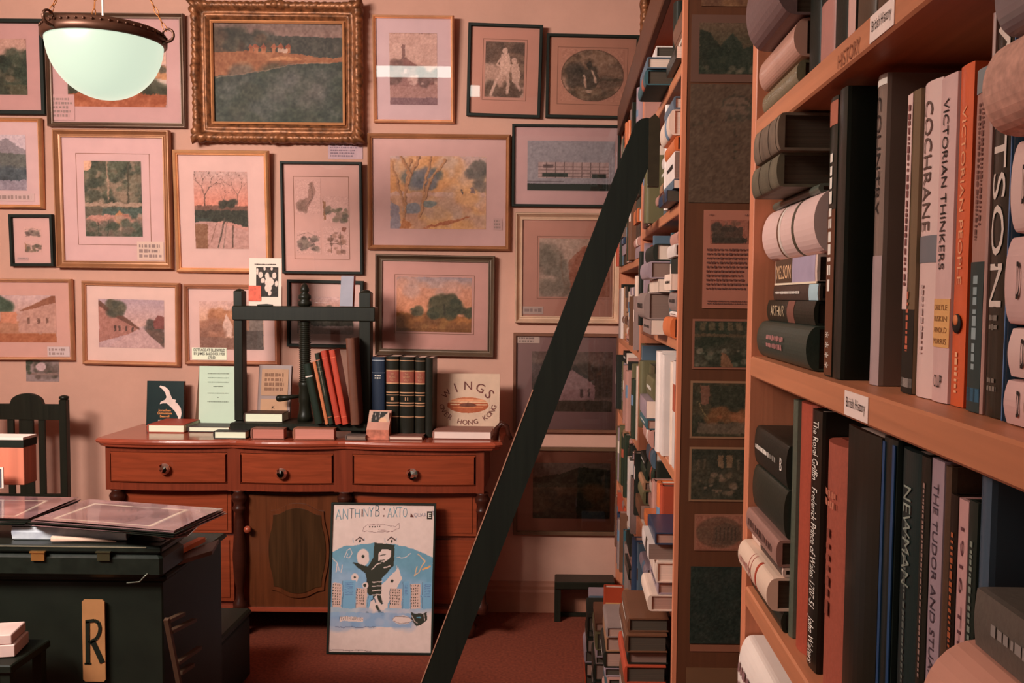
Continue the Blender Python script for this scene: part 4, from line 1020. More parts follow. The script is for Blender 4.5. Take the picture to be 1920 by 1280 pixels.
edge_label(1620, 1664, *zn[1], 'aBritish History')
yl0, yl1 = at(1562, 500, 'x', XF).y, at(1602, 500, 'x', XF).y
text('HISTORY', yl0-yl1, .014, mat((120,66,40),.6), nearc, axes((XF-.0006-no.x,(yl0+yl1)/2-no.y,(zn[1][0]+zn[1][1])/2-.004),(0,-1,0),(0,0,1)), 'painted_lettering')

M_SHADEPAGE = mat((66,50,38), .85, 'pages', 'shaded_pages', amt=.2)  # page edges coloured dark to stand in for the shade between books
GR = []          # bookkeeping of labels of near books is manual
def nb(label, x0, x1, ytop, c, zs, X=.307, w=.17, ybot=None, **k):
    """book standing on a near shelf between pixel columns x0 (far side) and x1 (near side) on plane X"""
    yf = at(x0, 600, 'x', X).y; yn = at(x1, 600, 'x', X).y
    h = at((x0+x1)/2, ytop, 'x', X).z - zs
    lim = [q[1] for q in zn if q[1] > zs+.05]; h = min(h, min(lim)-zs-.006)
    k.setdefault('bulge', .12); bb_ = k['bulge']*(yf-yn)
    return book((X+bb_, yn+.0004, zs+.0008), yf-yn-.0008, h, w, c, (0,0,0), label, k.pop('group', None), **k)
def nl(label, x0, L, z0, z1, c, X=.29, w=.17, dx=0, **k):
    """book lying on a near shelf; far end at pixel column x0, length L, from height z0 to z1"""
    yf = at(x0, 600, 'x', X).y
    yf = min(yf, NY1-.004); k.setdefault('pages', M_SHADEPAGE)
    lim = [q[1] for q in zn if q[1] > z0+.02]; z1 = min(z1, min(lim)-.003)
    bb_ = k.setdefault('bulge', .12)*(z1-z0)
    return book((X+.25*bb_, yf, z0+.0013), z1-z0-.0020, L, w, c, (PI/2,0,0), label, None, **k)
W_ = mat((196,160,152), .45, 'plain', 'white_jacket', amt=.03)
W2 = mat((188,148,142), .4, 'plain', 'worn_white_jacket', amt=.06, scale=2)
PK = M_WHITEINK
OR = mat((196,110,66), .6)
# --- middle shelf, lying stack at the far end
z = ZM
def zpx(x, y, X=.29): return at(x, y, 'x', X).z
r = nl('thick dark green book with a faded spine title, lowest of the middle shelf stack', 1432, .27, ZM, zpx(1450,602), (44,52,44), bulge=.25, X=.288, rough=.4)
sptext(r, 'PAGEANT OF\nHISTORY', .25, .62, .42, mat((150,96,92),.5), lying=True); Z1 = ZM+r['t']+.001
r = nl('dark brown book with the gilt word Arthur, second in the middle shelf stack', 1440, .25, Z1, zpx(1450,562), (34,32,24), bulge=.1, X=.294, rough=.4)
sptext(r, 'ARTHUR', .10, .42, .5, mat((160,136,108),.5), lying=True); bands(r, [(.48,.62,(110,66,54))]); Z2 = Z1+r['t']+.001
r = nl('thin dark book with a pale blue price sticker, third in the middle shelf stack', 1450, .235, Z2, zpx(1460,534), (52,42,36), bulge=.05, X=.296, rough=.3)
sptext(r, 'BEAVERBROOK    A STUDY', .05, .62, .3, M_WHITEINK, lying=True); bands(r, [(.80,.97,(150,170,176))], 'price_sticker'); Z3 = Z2+r['t']+.001
r = nl('cream jacketed book with a brown and lavender spine lying above the price sticker', 1452, .215, Z3, zpx(1460,486), (190,160,146), bulge=.02, X=.296, rough=.35)
bands(r, [(.02,.45,(70,50,36)),(.45,.96,(150,132,150))]); sptext(r, 'NELSON', .05, .42, .55, mat((206,160,120),.5), lying=True); Z4 = Z3+r['t']+.001
MB().box((-.0012,-.0004,0),(.17,.0022,r['h'])).build('cream_edge', mat((206,184,160),.5), r)
r = nl('fat white book with a strongly rounded spine and brown band on the middle shelf', 1434, .275, Z4, zpx(1436,396), W_, bulge=.30, X=.300, rough=.35)
bands(r, [(.33,.36,(96,60,40)),(.36,.40,(200,180,170)),(.62,.66,(70,60,44))]); Z5 = Z4+r['t']+.001
r = nl('slim grey green book lying on the fat white book', 1440, .24, Z5, Z5+.012, (74,76,66), bulge=.3, X=.300, rough=.35); Z6 = Z5+r['t']+.001
# two overhanging worn volumes
r = nl('lower of two mottled brown leather volumes jutting past the bookcase edge', 1410, .15, Z6, Z6+.042, mat((84,74,58),.6,'leather',amt=.35,scale=.6), X=.262, bulge=.16, w=.17, rough=.5); Z7 = Z6+r['t']+.001
bands(r, [(.3,.32,(60,50,38)),(.7,.72,(60,50,38))])
r = nl('upper of two mottled brown leather volumes with red rubbed corners, on the stack', 1412, .14, Z7, Z7+.050, mat((98,80,66),.6,'leather',amt=.4,scale=.6), X=.258, bulge=.14, w=.17)
bands(r, [(.25,.27,(66,52,42)),(.62,.64,(66,52,42)),(.9,.92,(66,52,42))])
# --- middle shelf, standing
BK = (24,26,18)
r = nb('tall black book with a red and white publisher mark at the top of its spine', 1545, 1559, 192, BK, ZM, X=.286, w=.20, rough=.3, bulge=.05, kind='plain')
bands(r, [(.90,.985,(150,84,64)),(.005,.60,(84,44,24))]); spscrib(r, .30, .80, .6, M_WHITEINK, 1, seed=3); sptext(r, '* * * *', .03, .16, .5, M_WHITEINK)
r = nb('large black book with a thin ruled border on its front cover', 1561, 1576, 176, (22,24,18), ZM, X=.286, w=.22, rough=.3, bulge=.05, kind='plain')
h = r['h']; bd = MB()
for a_, b_ in (((.035,.03),(.195,.033)),((.035,h-.075),(.195,h-.072)),((.035,.03),(.038,h-.072)),((.192,.03),(.195,h-.072))): bd.box((a_[0],-.0009,a_[1]),(b_[0],-.0002,b_[1]))
bd.build('cover_border', mat((96,92,78),.5), r)
r = nb('brown and silver spined tall book with a vertical title, beside a black cover', 1629, 1646, 152, (112,90,80), ZM, w=.19, rough=.3, bulge=.1, kind='plain', X=.303)
M_=mat((150,124,122),.4); bands(r, [(0,.42,M_)]); sptext(r, 'COUNTRY', .55, .93, .42, M_INK); bands(r,[(.965,.985,(214,196,184))])
r = nb('olive and white slim book with a curved black foot to its spine', 1691, 1712, 180, (96,74,52), ZM, w=.17, rough=.35, bulge=.04, kind='plain')
bands(r, [(0,.28,(30,26,20))]); t_, h_, b_ = r['t'], r['h'], r['b']
MB().box((-b_-.0008, t_*.55, h_*.28), (-b_-.0003, t_*.98, h_*.995)).build('white_strip', W_, r)
scrib(h_*.6, t_*.3, 1, mat((110,60,56),.6), r, SPINE_DN(-b_-.0012, t_*.76, h_*.66), 'small_lettering', 5)
sptext(r, 'RHODESIA', .14, .34, .35, mat((170,84,60),.6)); bands(r, [(.02,.05,(200,180,170))])
r = nb('white book titled Cochrane with a blue grey square on its spine', 1713, 1746, 163, W_, ZM, w=.17, rough=.3, bulge=.1, kind='plain')
sptext(r, 'COCHRANE', .53, .94, .42, mat((84,62,54),.6), bold=-.005); bands(r, [(.43,.515,(104,98,100))], 'blue_grey_square'); spscrib(r, .14, .36, .22, mat((170,140,134),.6), 1, seed=7)
r = nb('white book titled Victorian Thinkers with a yellow panel of names', 1747, 1777, 152, W2, ZM, w=.17, rough=.3, bulge=.06, kind='plain')
sptext(r, 'VICTORIAN THINKERS', .41, .93, .34, M_INK, bold=.02)
bands(r, [(.17,.32,(196,142,88))], 'yellow_panel')
for i, s_ in enumerate(('CARLYLE','RUSKIN','ARNOLD','MORRIS')): sptext(r, s_, .285-i*.035, .302-i*.035, .8, mat((110,64,30),.6), across=True)
sptext(r, 'OUP', .045, .085, .5, M_INK, across=True)
r = nb('bright orange paperback with a small black oval mark on the spine', 1778, 1803, 132, (188,80,44), ZM, w=.175, rough=.25, bulge=.15, kind='plain', hard=False)
t_, h_, b_ = r['t'], r['h'], r['b']
MB().lathe([(0,0),(t_*.32,0),(t_*.32,.0006),(0,.0006)], (-b_-.0014, t_/2, h_*.245), 18, 'x').build('oval_mark', M_INK, r)
MB().lathe([(0,0),(t_*.18,0),(t_*.18,.0006),(0,.0006)], (-b_-.0018, t_*.55, h_*.255), 14, 'x').build('oval_centre', OR, r)
sptext(r, 'VICTORIAN PEOPLE', .36, .88, .3, mat((210,140,100),.6)); sptext(r, 'ASA BRIGGS', .04, .16, .3, mat((212,150,112),.6))
r = nb('pink and teal jacketed book right of the orange paperback', 1815, 1840, 138, (150,104,92), ZM, w=.165, rough=.3, bulge=.05, kind='plain')
bands(r, [(0,.44,(38,50,48)),(.03,.07,(84,130,160)),(.93,1,(110,112,112))]); spscrib(r, .5, .9, .5, mat((100,60,52),.6), 2, seed=9); spscrib(r, .12, .4, .5, mat((130,140,140),.6), 1, seed=11)
nb('thin pale pink card folder beside the large lettered black book', 1841, 1847, 40, (160,118,108), ZM, w=.19, rough=.35, hard=False, kind='plain')
r = nb('large black book with tall white lettering down the spine', 1848, 1880, 22, (40,34,26), ZM, w=.20, rough=.22, bulge=.06, kind='plain')
sptext(r, 'WATSON', .27, .99, .72, mat((198,176,164),.5), bold=-.012); sptext(r, 'THE LIFE\nAND', .21, .255, .6, mat((110,96,86),.6), across=True); sptext(r, 'HODDER', .06, .10, .6, mat((110,96,86),.6), across=True)
r = nb('glossy navy book with a bright blue edge beside the lettered black book', 1881, 1897, 30, (24,36,46), ZM, w=.20, rough=.15, bulge=.3, kind='plain', X=.305)
MB().box((-r['b']-.0006, r['t']*.7, 0), (-.0, r['t']*.8, r['h'])).build('blue_highlight', mat((80,110,150),.25), r)  # strip paints the blue highlight along the spine edge
# --- middle shelf, near stack of white volumes
zz = ZM
stack = [(.031,W2,'lowest white lying volume marked D in the nearest stack'),(.034,W_,'second white lying volume marked D in the nearest stack'),(.060,W2,'third and thick white lying volume marked D in the nearest stack'),(.062,W_,'fourth white lying volume in the nearest stack, under the beige one')]
for i, (t_, m_, lb) in enumerate(stack):
    r = nl(lb, 1893+(i % 2)*5, .24, zz, zz+t_, m_, X=.302, bulge=.10, w=.2, rough=.4)
    sptext(r, 'D', .07, .095, .42 if t_ > .05 else .6, M_INK, lying=True); bands(r, [(.12,.123,(120,90,84))])
    clean(r); zz += t_+.001
r = nl('fat beige cloth book with a round spine near the top of the nearest stack', 1870, .22, zz, zz+.062, mat((176,128,112),.6,'cloth',amt=.2,scale=.5), X=.290, bulge=.35, w=.2); zz += .063
r = nl('glossy grey jacketed book on top of the nearest stack', 1874, .22, zz, zz+.052, mat((116,100,100),.2,'plain',amt=.25,scale=.6), X=.290, bulge=.3, w=.2)
# --- upper shelf
X_u = .268
z = ZU
r = nl('olive cloth book with a shiny round spine, lowest on the upper shelf', 1428, .19, z, z+.030, (98,88,66), X=.281, bulge=.28, rough=.25); z += .031
r = nl('cream glossy book with a rounded spine on the upper shelf', 1426, .195, z, z+.046, (170,124,108), X=.279, bulge=.3, rough=.2, kind='plain'); z += .047
r = nl('fat purple grey cloth book bulging past the edge of the upper shelf', 1412, .168, z, z+.098, (94,70,68), X=.262, bulge=.26, w=.19, rough=.45); z += .099
r = nl('pink and tan patterned book on top of the upper shelf stack', 1428, .18, z, z+.06, mat((120,84,72),.5,'leather',amt=.5,scale=.5), X=.282, bulge=.1)
for (a_, b_, c, lb, cc, zz_) in ((1500,1519,(24,24,18),'black book standing next to the upper shelf stack',None,0),(1520,1545,(30,26,20),'black book with a dusty pink lower spine on the upper shelf',(150,98,88),.62),
        (1546,1570,(28,26,20),'plain black book between the pink and the white spined ones',None,0),(1571,1584,(34,28,24),'slim dark book with a white lower spine on the upper shelf',(178,134,124),.72),
        (1586,1618,(56,42,30),'dark brown book with worn gilt spine on the upper shelf',(70,50,36),.4),(1620,1660,(74,50,36),'tan brown leather book leaning toward the shelf label',None,0),(1662,1720,(34,28,20),'broad dark volume at the near end of the upper shelf',None,0)):
    r = nb(lb, a_, b_, -300 if a_ > 1540 else -200, c, ZU, X=.283, w=.18, rough=.5)
    if cc: bands(r, [(0,zz_ if zz_ < .5 else .33,cc)])
# --- lower shelf, lying stack
z = ZL
low = [(1394,(30,32,24),'black book at the bottom of the lower shelf stack',zpx(1400,1042,.285),.285,.14),
       (1392,mat((200,168,148),.4,'plain',amt=.08),'thick cream book with red drops on its spine in the lower stack',zpx(1400,1004,.275),.272,.28),
       (1402,mat((196,164,150),.5,'plain',amt=.04),'thin white book with a dark title block above the red-dropped cream one',zpx(1402,982,.28),.284,.10),
       (1404,(134,96,86),'dusty pink book with an embossed title in the lower shelf stack',zpx(1404,940,.28),.278,.16),
       (1416,(36,38,30),'dark green book lying under the topmost one of the lower stack',zpx(1420,868,.285),.288,.12),
       (1414,(30,30,24),'black jacketed book with white print, topmost of the lower stack',zpx(1420,795,.285),.288,.10)]
for i, (x0, c, lb, z1, X, bg_) in enumerate(low):
    r = nl(lb, x0, .19, z, z1, c, X=X-.004, bulge=bg_, rough=.4); z = z1
    if i == 1: bands(r, [(.62,.66,(150,50,30)),(.40,.41,(150,70,60)),(.47,.48,(150,70,60))], 'red_drop'); sptext(r,'CHARLES',.1,.5,.3,mat((150,100,90),.6),lying=True)
    if i == 2: bands(r, [(.32,.97,(60,44,38))])
    if i == 3: sptext(r, 'PALMERSTON', .08, .88, .5, mat((96,64,56),.6), lying=True)
    if i == 5: sptext(r, 'CHURCHILL', .06, .5, .2, M_WHITEINK, lying=True); sptext(r, 'THE LAST LION', .1, .72, .2, mat((130,120,110),.5), lying=True); sptext(r, 'B', .84, .90, .3, M_WHITEINK, lying=True)
XL = .286
r = nb('slim grey green book at the start of the lower shelf row', 1489, 1497, 752, (70,72,60), ZL, X=XL, rough=.4)
r = nb('faded red cloth book left of the Frederick Prince of Wales volume', 1498, 1523, 758, (146,62,44), ZL, X=XL, bulge=.25)
r = nb('black book titled The Royal Griffin in white italic lettering', 1525, 1544, 772, (28,22,16), ZL, X=XL, rough=.3, kind='plain', bulge=.05)
sptext(r, 'The Royal Griffin   Frederick Prince of Wales 1707-51    John Walters', .02, .96, .62, M_WHITEINK)
r = nb('thick terracotta cloth book with a dented embossed spine', 1546, 1590, 836, (140,68,52), ZL, X=XL, bulge=.22)
sptext(r, 'THE\nAGE OF', .74, .82, .55, mat((166,96,74),.6), across=True); sptext(r, 'ELIZABETH', .30, .66, .25, mat((120,58,44),.6))
r = nb('wide black book standing after the terracotta one', 1592, 1655, 812, (24,24,18), ZL, X=XL, rough=.3, kind='plain', bulge=.03)
r = nb('black book with two royal blue stripes down its spine', 1662, 1688, 826, (26,30,26), ZL, X=XL, rough=.3, kind='plain', bulge=.05)
for f in (.04,.78): MB().box((-r['b']-.0006,r['t']*f,0),(-r['b']+.0006,r['t']*(f+.18),r['h']*.985)).build('blue_stripe', mat((26,58,92),.35), r)
r = nb('thick blue black book with Newman in thin silver capitals', 1694, 1733, 850, (28,38,36), ZL, X=XL, rough=.35, kind='plain', bulge=.12)
sptext(r, 'NEWMAN', .62, .9, .36, mat((120,124,112),.5), bold=-.01); spscrib(r, .2, .8, .16, mat((80,84,78),.5), 1, seed=21)
r = nb('dark book with a fine pinkish vertical title before the lavender one', 1735, 1753, 862, (30,28,22), ZL, X=XL, rough=.35, kind='plain', bulge=.05)
spscrib(r, .4, .93, .3, mat((130,100,90),.5), 1, seed=23); bands(r, [(.33,.36,(150,90,60))])
r = nb('lavender book titled The Tudor and Stuart Town', 1755, 1779, 868, (142,118,124), ZL, X=XL, rough=.3, kind='plain', bulge=.04)
sptext(r, 'THE TUDOR AND STUART TOWN  1530-1688', .02, .94, .40, mat((56,42,50),.6))
r = nb('plain brown book right of the lavender Tudor one', 1780, 1792, 880, (70,48,34), ZL, X=XL, rough=.5)
r = nb('dark book with orange letters down the spine beside the pale 1916 book', 1793, 1808, 935, (30,20,14), ZL, X=XL, rough=.35, kind='plain', bulge=.04)
sptext(r, 'REBELLION', .1, .9, .6, mat((150,76,44),.5))
r = nb('pale pink book titled 1916 the Easter Rising', 1809, 1828, 945, (176,130,126), ZL, X=XL, rough=.35, kind='plain', bulge=.04)
sptext(r, '1916 The Easter Rising', .04, .93, .42, mat((84,48,52),.6))
r = nb('dark green book with faint white letters by the pale 1916 book', 1829, 1846, 948, (30,36,30), ZL, X=XL, rough=.35, kind='plain', bulge=.04)
sptext(r, 'DAVID STARKEY', .1, .9, .5, mat((110,116,104),.5))
r = nb('slate blue jacketed book with a bright blue edge', 1848, 1868, 880, (62,74,86), ZL, X=XL, rough=.25, kind='plain', bulge=.1)
z = ZL
r = nl('plain brown book hidden low in the stack at the bottom right', 1840, .24, z, 1.238, (70,50,38), X=.268, bulge=.1, w=.19); z = 1.239
r = nl('big round spined pink book with red capitals, bottom right of the view', 1828, .26, z, 1.332, mat((178,122,104),.5,'plain',amt=.06), X=.262, bulge=.4, w=.2); z = 1.333
sptext(r, 'HISTORY\nNORWAY', .12, .7, .5, mat((120,60,50),.6), lying=True)
r = nl('grey brown lying book with a faint title, on the big pink one', 1850, .24, z, z+.038, (84,74,66), X=.262, bulge=.04, w=.17, rough=.4)
sptext(r, 'ALISON WEIR', .1, .6, .3, mat((130,118,112),.6), lying=True)
# --- shelf below
z = ZB
for i, (t_, c, lb, X, bg_) in enumerate(((.07,(40,34,28),'dark book at the bottom of the lowest visible stack',.28,.1),(.08,(96,60,44),'brown book with pinkish corners in the lowest stack',.272,.12),(.112,mat((206,186,176),.45,'plain',amt=.05),'fat white book with a curved spine, just below the lower shelf',.276,.16))):
    r = nl(lb, 1396, .20, z, z+t_, c, X=X, bulge=bg_); z += t_+.001
    if i == 2: spscrib(r, .05, .6, .5, mat((120,84,84),.6), 2, lying=True, seed=31)
for i, (a_, b_, yt, c) in enumerate(((1560,1600,1180,(40,30,24)),(1602,1640,1200,(70,34,26)))):
    nb(('dark brown','maroon')[i]+' book standing on the shelf below the Royal Griffin volume', a_, b_, 1300, c, ZB, X=.31)

# ---------------------------------------------------------------- far bookcases with the end panel
PY = 2.16; MIDY = 3.28; FY = 4.46
farB = thing('bookcase', 'further open bookcase whose end panel is covered in postcards', 'bookcase', (XF+CW/2, (PY+MIDY)/2, 0)); fo = Vector(farB.location)
TOPZ = 2.43
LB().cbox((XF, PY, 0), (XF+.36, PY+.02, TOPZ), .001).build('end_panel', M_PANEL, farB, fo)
LB().box((XF-.004, PY-.001, 0), (XF+.006, PY+.026, TOPZ)).build('edge_lipping', M_UPR, farB, fo)
LB().cbox((XF, MIDY-.028, 0), (XF+CW, MIDY, TOPZ), .001).build('upright', M_UPR, farB, fo)
LB().box((XF+CW, PY+.02, 0), (XF+CW+.008, MIDY, TOPZ)).build('back_panel', M_INNER, farB, fo)
zB = [2.395, 2.10, 1.775, 1.452, 1.135, .80, .46, .10]
for z in zB: LB().cbox((XF, PY+.021, z-.028), (XF+CW, MIDY-.029, z), .002).build('shelf', M_SHELF, farB, fo)
farA = thing('bookcase', 'open bookcase standing against the picture wall, furthest of the row', 'bookcase', (XF+CW/2, (MIDY+FY)/2, 0)); ao = Vector(farA.location)
LB().cbox((XF, MIDY+.001, 0), (XF+CW, MIDY+.022, TOPZ), .001).build('upright', M_UPR, farA, ao)
LB().cbox((XF, FY, 0), (XF+CW, FY+.028, TOPZ), .001).build('upright', M_UPR, farA, ao)
LB().box((XF+CW, MIDY+.001, 0), (XF+CW+.008, FY+.028, TOPZ)).build('back_panel', M_INNER, farA, ao)
zA = [2.395, 2.03, 1.69, 1.36, 1.03, .70, .38, .09]
for z in zA: LB().cbox((XF, MIDY+.023, z-.028), (XF+CW, FY-.001, z), .002).build('shelf', M_SHELF, farA, ao)
LB().cbox((XF-.022, PY+.05, 2.31), (XF-.001, FY, 2.43), .003).build('cornice', M_PANEL, farB, fo)

rnd = random.Random(7)
PAL = [('cream',(196,168,152)),('white',(198,178,170)),('grey',(128,106,100)),('lilac grey',(138,116,122)),('dark green',(40,46,34)),('black',(32,32,26)),
       ('brown',(98,62,44)),('red',(156,62,40)),('slate blue',(74,86,98)),('teal',(48,76,82)),('dusty pink',(160,112,100)),('tan',(150,106,78)),('navy',(40,50,70)),('orange',(180,92,50)),('olive',(92,82,56))]
PW = [4,3,5,4,5,7,6,3,2,1,4,4,2,2,4]
NAMES = dict(PAL)
def pick(): return rnd.choices(PAL, PW)[0]
used = {}
ORD = ['first','second','third','fourth','fifth','sixth','seventh','eighth','ninth','tenth','eleventh','twelfth','thirteenth','fourteenth','fifteenth','sixteenth','seventeenth','eighteenth']
def unit(caseword, shelfword, y0, y1, z0, zmax, spec, seed):
    """spec: list of ('s', t, h, colour, out) standing or ('p', length, [(t, colour), ...], out); 'r' fills on at random"""
    rnd.seed(seed); y = y0+.004; items = []; n = 0
    sp = list(spec)
    while y < y1-.02:
        if sp: it = sp.pop(0)
        else:
            if rnd.random() < .2 and y1-y > .24: it = ('p', rnd.uniform(.18,.22), None, rnd.uniform(-.01,.03))
            else: it = ('s', rnd.uniform(.026,.060), rnd.uniform(.19,.27), None, rnd.uniform(-.006,.03))
        if it[0] == 's':
            t = min(it[1], y1-y-.003); h = min(it[2], zmax-z0-.01); nm, c = (it[3], NAMES[it[3]]) if it[3] else pick()
            if t < .012: break
            items.append((nm, 'standing', t)); out = it[4]
            lb = ('thick' if t > .045 else 'thin' if t < .022 else 'medium')+' '+nm+' book standing'
            place(lb, caseword, shelfword, (XF+.012-out, y, z0+.0006), t, h, rnd.uniform(.14,.19), c, (0,0,0))
            y += t+.0024
        elif it[0] == 'g': y += it[1]
        else:
            L = it[1]; z = z0; lst = it[2]
            if lst is None: lst = [(rnd.uniform(.028,.055), None) for _ in range(int((zmax-z0-.02)/.045))]
            if y+L > y1: L = y1-y-.004
            if L < .12: y = y1; break
            for t, nm in lst:
                if z+t > zmax-.004: break
                nm, c = (nm, NAMES[nm]) if nm else pick()
                l2 = L-rnd.uniform(0,.03); out = it[3]+rnd.uniform(-.012,.012)
                lb = ('thick' if t > .045 else 'thin' if t < .022 else 'medium')+' '+nm+' book lying'
                place(lb, caseword, shelfword, (XF+.012-out, y+L-rnd.uniform(0,max(0,L-l2)), z+.0013), t-.0020, l2, .17, c, (PI/2,0,0))
                z += t
            y += L+.004
def place(lb, cw, sw, loc, t, h, w, c, rot):
    key = (lb, cw, sw); used[key] = used.get(key, 0)+1
    r = book(loc, t, h, w, c, rot, '', 'books in the further bookcases', kind='plain', rough=rnd.uniform(.3,.6), bulge=rnd.choice((.02,.1,.2)), hard=rnd.random() < .7, pages=rnd.choice(PGS))
    r['_k'] = used[key]; r['_l'] = lb; r['_s'] = 'on '+sw+' of '+cw
    if rnd.random() < .35 and t > .02:
        cc = rnd.choice(((206,180,168),(60,44,36),(150,70,50),(90,110,130)))
        bands(r, [(rnd.uniform(.5,.6), rnd.uniform(.68,.8), cc)], 'spine_label')
    elif rnd.random() < .4: spscrib(r, .2, .85, .3, M_INK if sum(c) > 300 else M_WHITEINK, 1, lying=rot[0] > 1, seed=rnd.randint(0,99))
B = 'postcard-sided bookcase'
PGS = [mat((150,112,98),.85,'pages','grey_pages',amt=.12), mat((112,86,76),.85,'pages','dull_pages',amt=.12), mat((66,54,44),.85,'pages','dark_edge_pages',amt=.2), M_PAGES]
unit(B, 'top shelf', PY+.026, MIDY-.03, 2.10, 2.305, [('p',.2,[(.03,'black'),(.05,'brown'),(.05,'brown')],.02),('s',.05,.23,'black',0),('p',.24,[(.04,'teal'),(.03,'slate blue'),(.03,'white')],.06),('g',.5)], 1)
unit(B, 'second shelf', PY+.026, MIDY-.03, 1.775, 2.07, [('p',.21,[(.028,'navy'),(.022,'slate blue'),(.065,'white'),(.035,'orange'),(.06,'cream'),(.03,'slate blue')],.03),('s',.03,.26,'black',.01),('s',.02,.27,'white',.02),('s',.04,.24,'black',0),('s',.05,.22,'black',0),('s',.04,.25,'brown',0),('s',.05,.24,'orange',-.02)], 2)
unit(B, 'third shelf', PY+.026, MIDY-.03, 1.452, 1.747, [('p',.17,[(.05,'orange'),(.014,'white'),(.05,'grey'),(.04,'cream'),(.04,'black'),(.03,'white'),(.03,'dusty pink')],.02),('s',.03,.26,'teal',.01),('p',.24,[(.04,'grey'),(.07,'grey'),(.035,'cream'),(.045,'lilac grey'),(.045,'black')],.05),('s',.012,.27,'slate blue',.03),('p',.2,[(.03,'cream'),(.05,'tan'),(.06,'dark green'),(.05,'lilac grey')],.02)], 3)
unit(B, 'fourth shelf', PY+.026, MIDY-.03, 1.135, 1.424, [('s',.016,.25,'cream',.0),('s',.03,.27,'teal',.01),('s',.05,.26,'white',.01),('s',.04,.255,'cream',.01),('s',.03,.25,'dusty pink',0),('s',.05,.2,'black',-.03),('s',.06,.265,'white',.02),('s',.05,.27,'white',.02),('p',.22,[(.05,'dusty pink'),(.03,'teal'),(.05,'lilac grey'),(.06,'olive')],.04)], 4)
unit(B, 'fifth shelf', PY+.026, MIDY-.03, .80, 1.107, [('p',.2,[(.04,'cream'),(.03,'lilac grey'),(.05,'cream'),(.04,'white'),(.03,'navy')],.06),('s',.04,.26,'red',.02),('s',.04,.26,'orange',.02),('p',.2,[(.06,'dark green'),(.04,'slate blue'),(.04,'orange')],.04)], 5)
unit(B, 'sixth shelf', PY+.026, MIDY-.03, .46, .772, [('p',.22,None,.0),('p',.22,None,.0),('p',.22,None,.0),('p',.22,None,.0)], 6)
A_ = 'furthest bookcase'
for i, (zq, zt2, nm) in enumerate(((2.03,2.305,'top shelf'),(1.69,2.0,'second shelf'),(1.36,1.66,'third shelf'),(1.03,1.33,'fourth shelf'),(.70,1.0,'fifth shelf'),(.38,.67,'sixth shelf'))):
    unit(A_, nm, MIDY+.024, FY-.002, zq, zt2, [], 20+i)
# floor piles in front of the further bookcase
piles = [(.165,2.215,.24,.16,.0,.75,'nearest floor pile'),(.135,2.56,.22,.15,.1,.62,'second floor pile'),(.120,2.92,.22,.15,-.08,.50,'third floor pile'),(.10,3.30,.22,.15,.12,.38,'fourth floor pile'),(.125,3.68,.22,.14,-.1,.26,'fifth floor pile'),(.13,4.02,.2,.13,0,.18,'last floor pile by the wall')]
for (x, y, L, w, a_, H_, nm) in piles:
    rnd.seed(int(x*1000)+int(y*100)); z = 0
    while z < H_:
        t = rnd.uniform(.026,.058); cn, c = rnd.choices(PAL, [1,1,6,4,5,9,5,3,2,1,3,2,3,1,3])[0]
        lb = ('thick' if t > .045 else 'medium')+' '+cn+' book'
        key = (lb, nm, ''); used[key] = used.get(key, 0)+1
        ww = min(w-rnd.uniform(0,.02), XF-.004-x-.006)
        r = book((x+rnd.uniform(-.004,.006), y+L, z+.0013), t-.0020, L-rnd.uniform(0,.03), ww, c, (PI/2,0,0), '', 'books piled on the floor', kind='plain', rough=rnd.uniform(.3,.6), bulge=rnd.choice((.04,.12)), pages=rnd.choice(PGS[:3]))
        r['_k'] = used[key]; r['_l'] = lb; r['_s'] = 'in the '+nm
        if rnd.random() < .3: spscrib(r, .2, .8, .35, M_INK if sum(c) > 300 else M_WHITEINK, 1, lying=True, seed=int(z*1000))
        z += t
    if 'third' in nm:
        zt3_ = z
rb = book((.142, 2.93, zt3_+.002), .03, .115, .062, (170,66,40), (0,0,math.radians(-4)), 'small bright red book with cream lettering standing on the third floor pile', None, kind='plain', rough=.4, bulge=.05)
MB().box((.006,-.0008,.04),(.056,-.0002,.066)).build('title_panel', mat((200,140,90),.6), rb)
scrib(.03, .016, 3, M_WHITEINK, rb, FACE(.04,-.001,.02), 'small_lettering', 3)
# labels for the many books
tot = {}
for o in bpy.data.objects:
    if '_k' in o: k = (o['_l'], o['_s']); tot[k] = max(tot.get(k, 0), o['_k'])
for o in list(bpy.data.objects):
    if '_k' in o:
        l, s_, k = o['_l'], o['_s'], o['_k']; n = tot[(l, s_)]
        pre = '' if n == 1 else (ORD[k-1]+' ')
        cnt = '' if n == 1 else (', counted upwards' if 'pile' in s_ else ', counting from near end')
        o['label'] = pre+l+' '+s_+cnt
        del o['_k'], o['_l'], o['_s']

def px_area(o):
    """rough size in the picture of a book"""
    me = [c for c in o.children if c.name.startswith('cover')][0]
    bpy.context.view_layer.update()
    xs, ys = [], []
    for q in me.bound_box:
        p = R.transposed() @ ((me.matrix_world @ Vector(q)) - EYE)
        if p.z > -.05: return 1e9
        xs.append(F*p.x/-p.z); ys.append(F*p.y/-p.z)
    return (max(xs)-min(xs))*(max(ys)-min(ys))
bpy.context.view_layer.update()
far_books = [o for o in bpy.data.objects if o.get('group') in ('books in the further bookcases', 'books piled on the floor')]
others = sum(1 for o in bpy.data.objects if o.get('category') == 'book')-len(far_books)
far_books.sort(key=lambda o: -px_area(o)); rest = far_books[298-others:]
sv, sf, smi, smats = [], [], [], []
for o in rest:
    for ch_ in list(o.children):
        mw = ch_.matrix_world; n = len(sv); me = ch_.data
        sv += [tuple(mw @ q.co) for q in me.vertices]
        m = me.materials[0]
        if m not in smats: smats.append(m)
        for p in me.polygons: sf.append(tuple(n+i for i in p.vertices)); smi.append(smats.index(m))
        bpy.data.objects.remove(ch_)
    bpy.data.objects.remove(o)
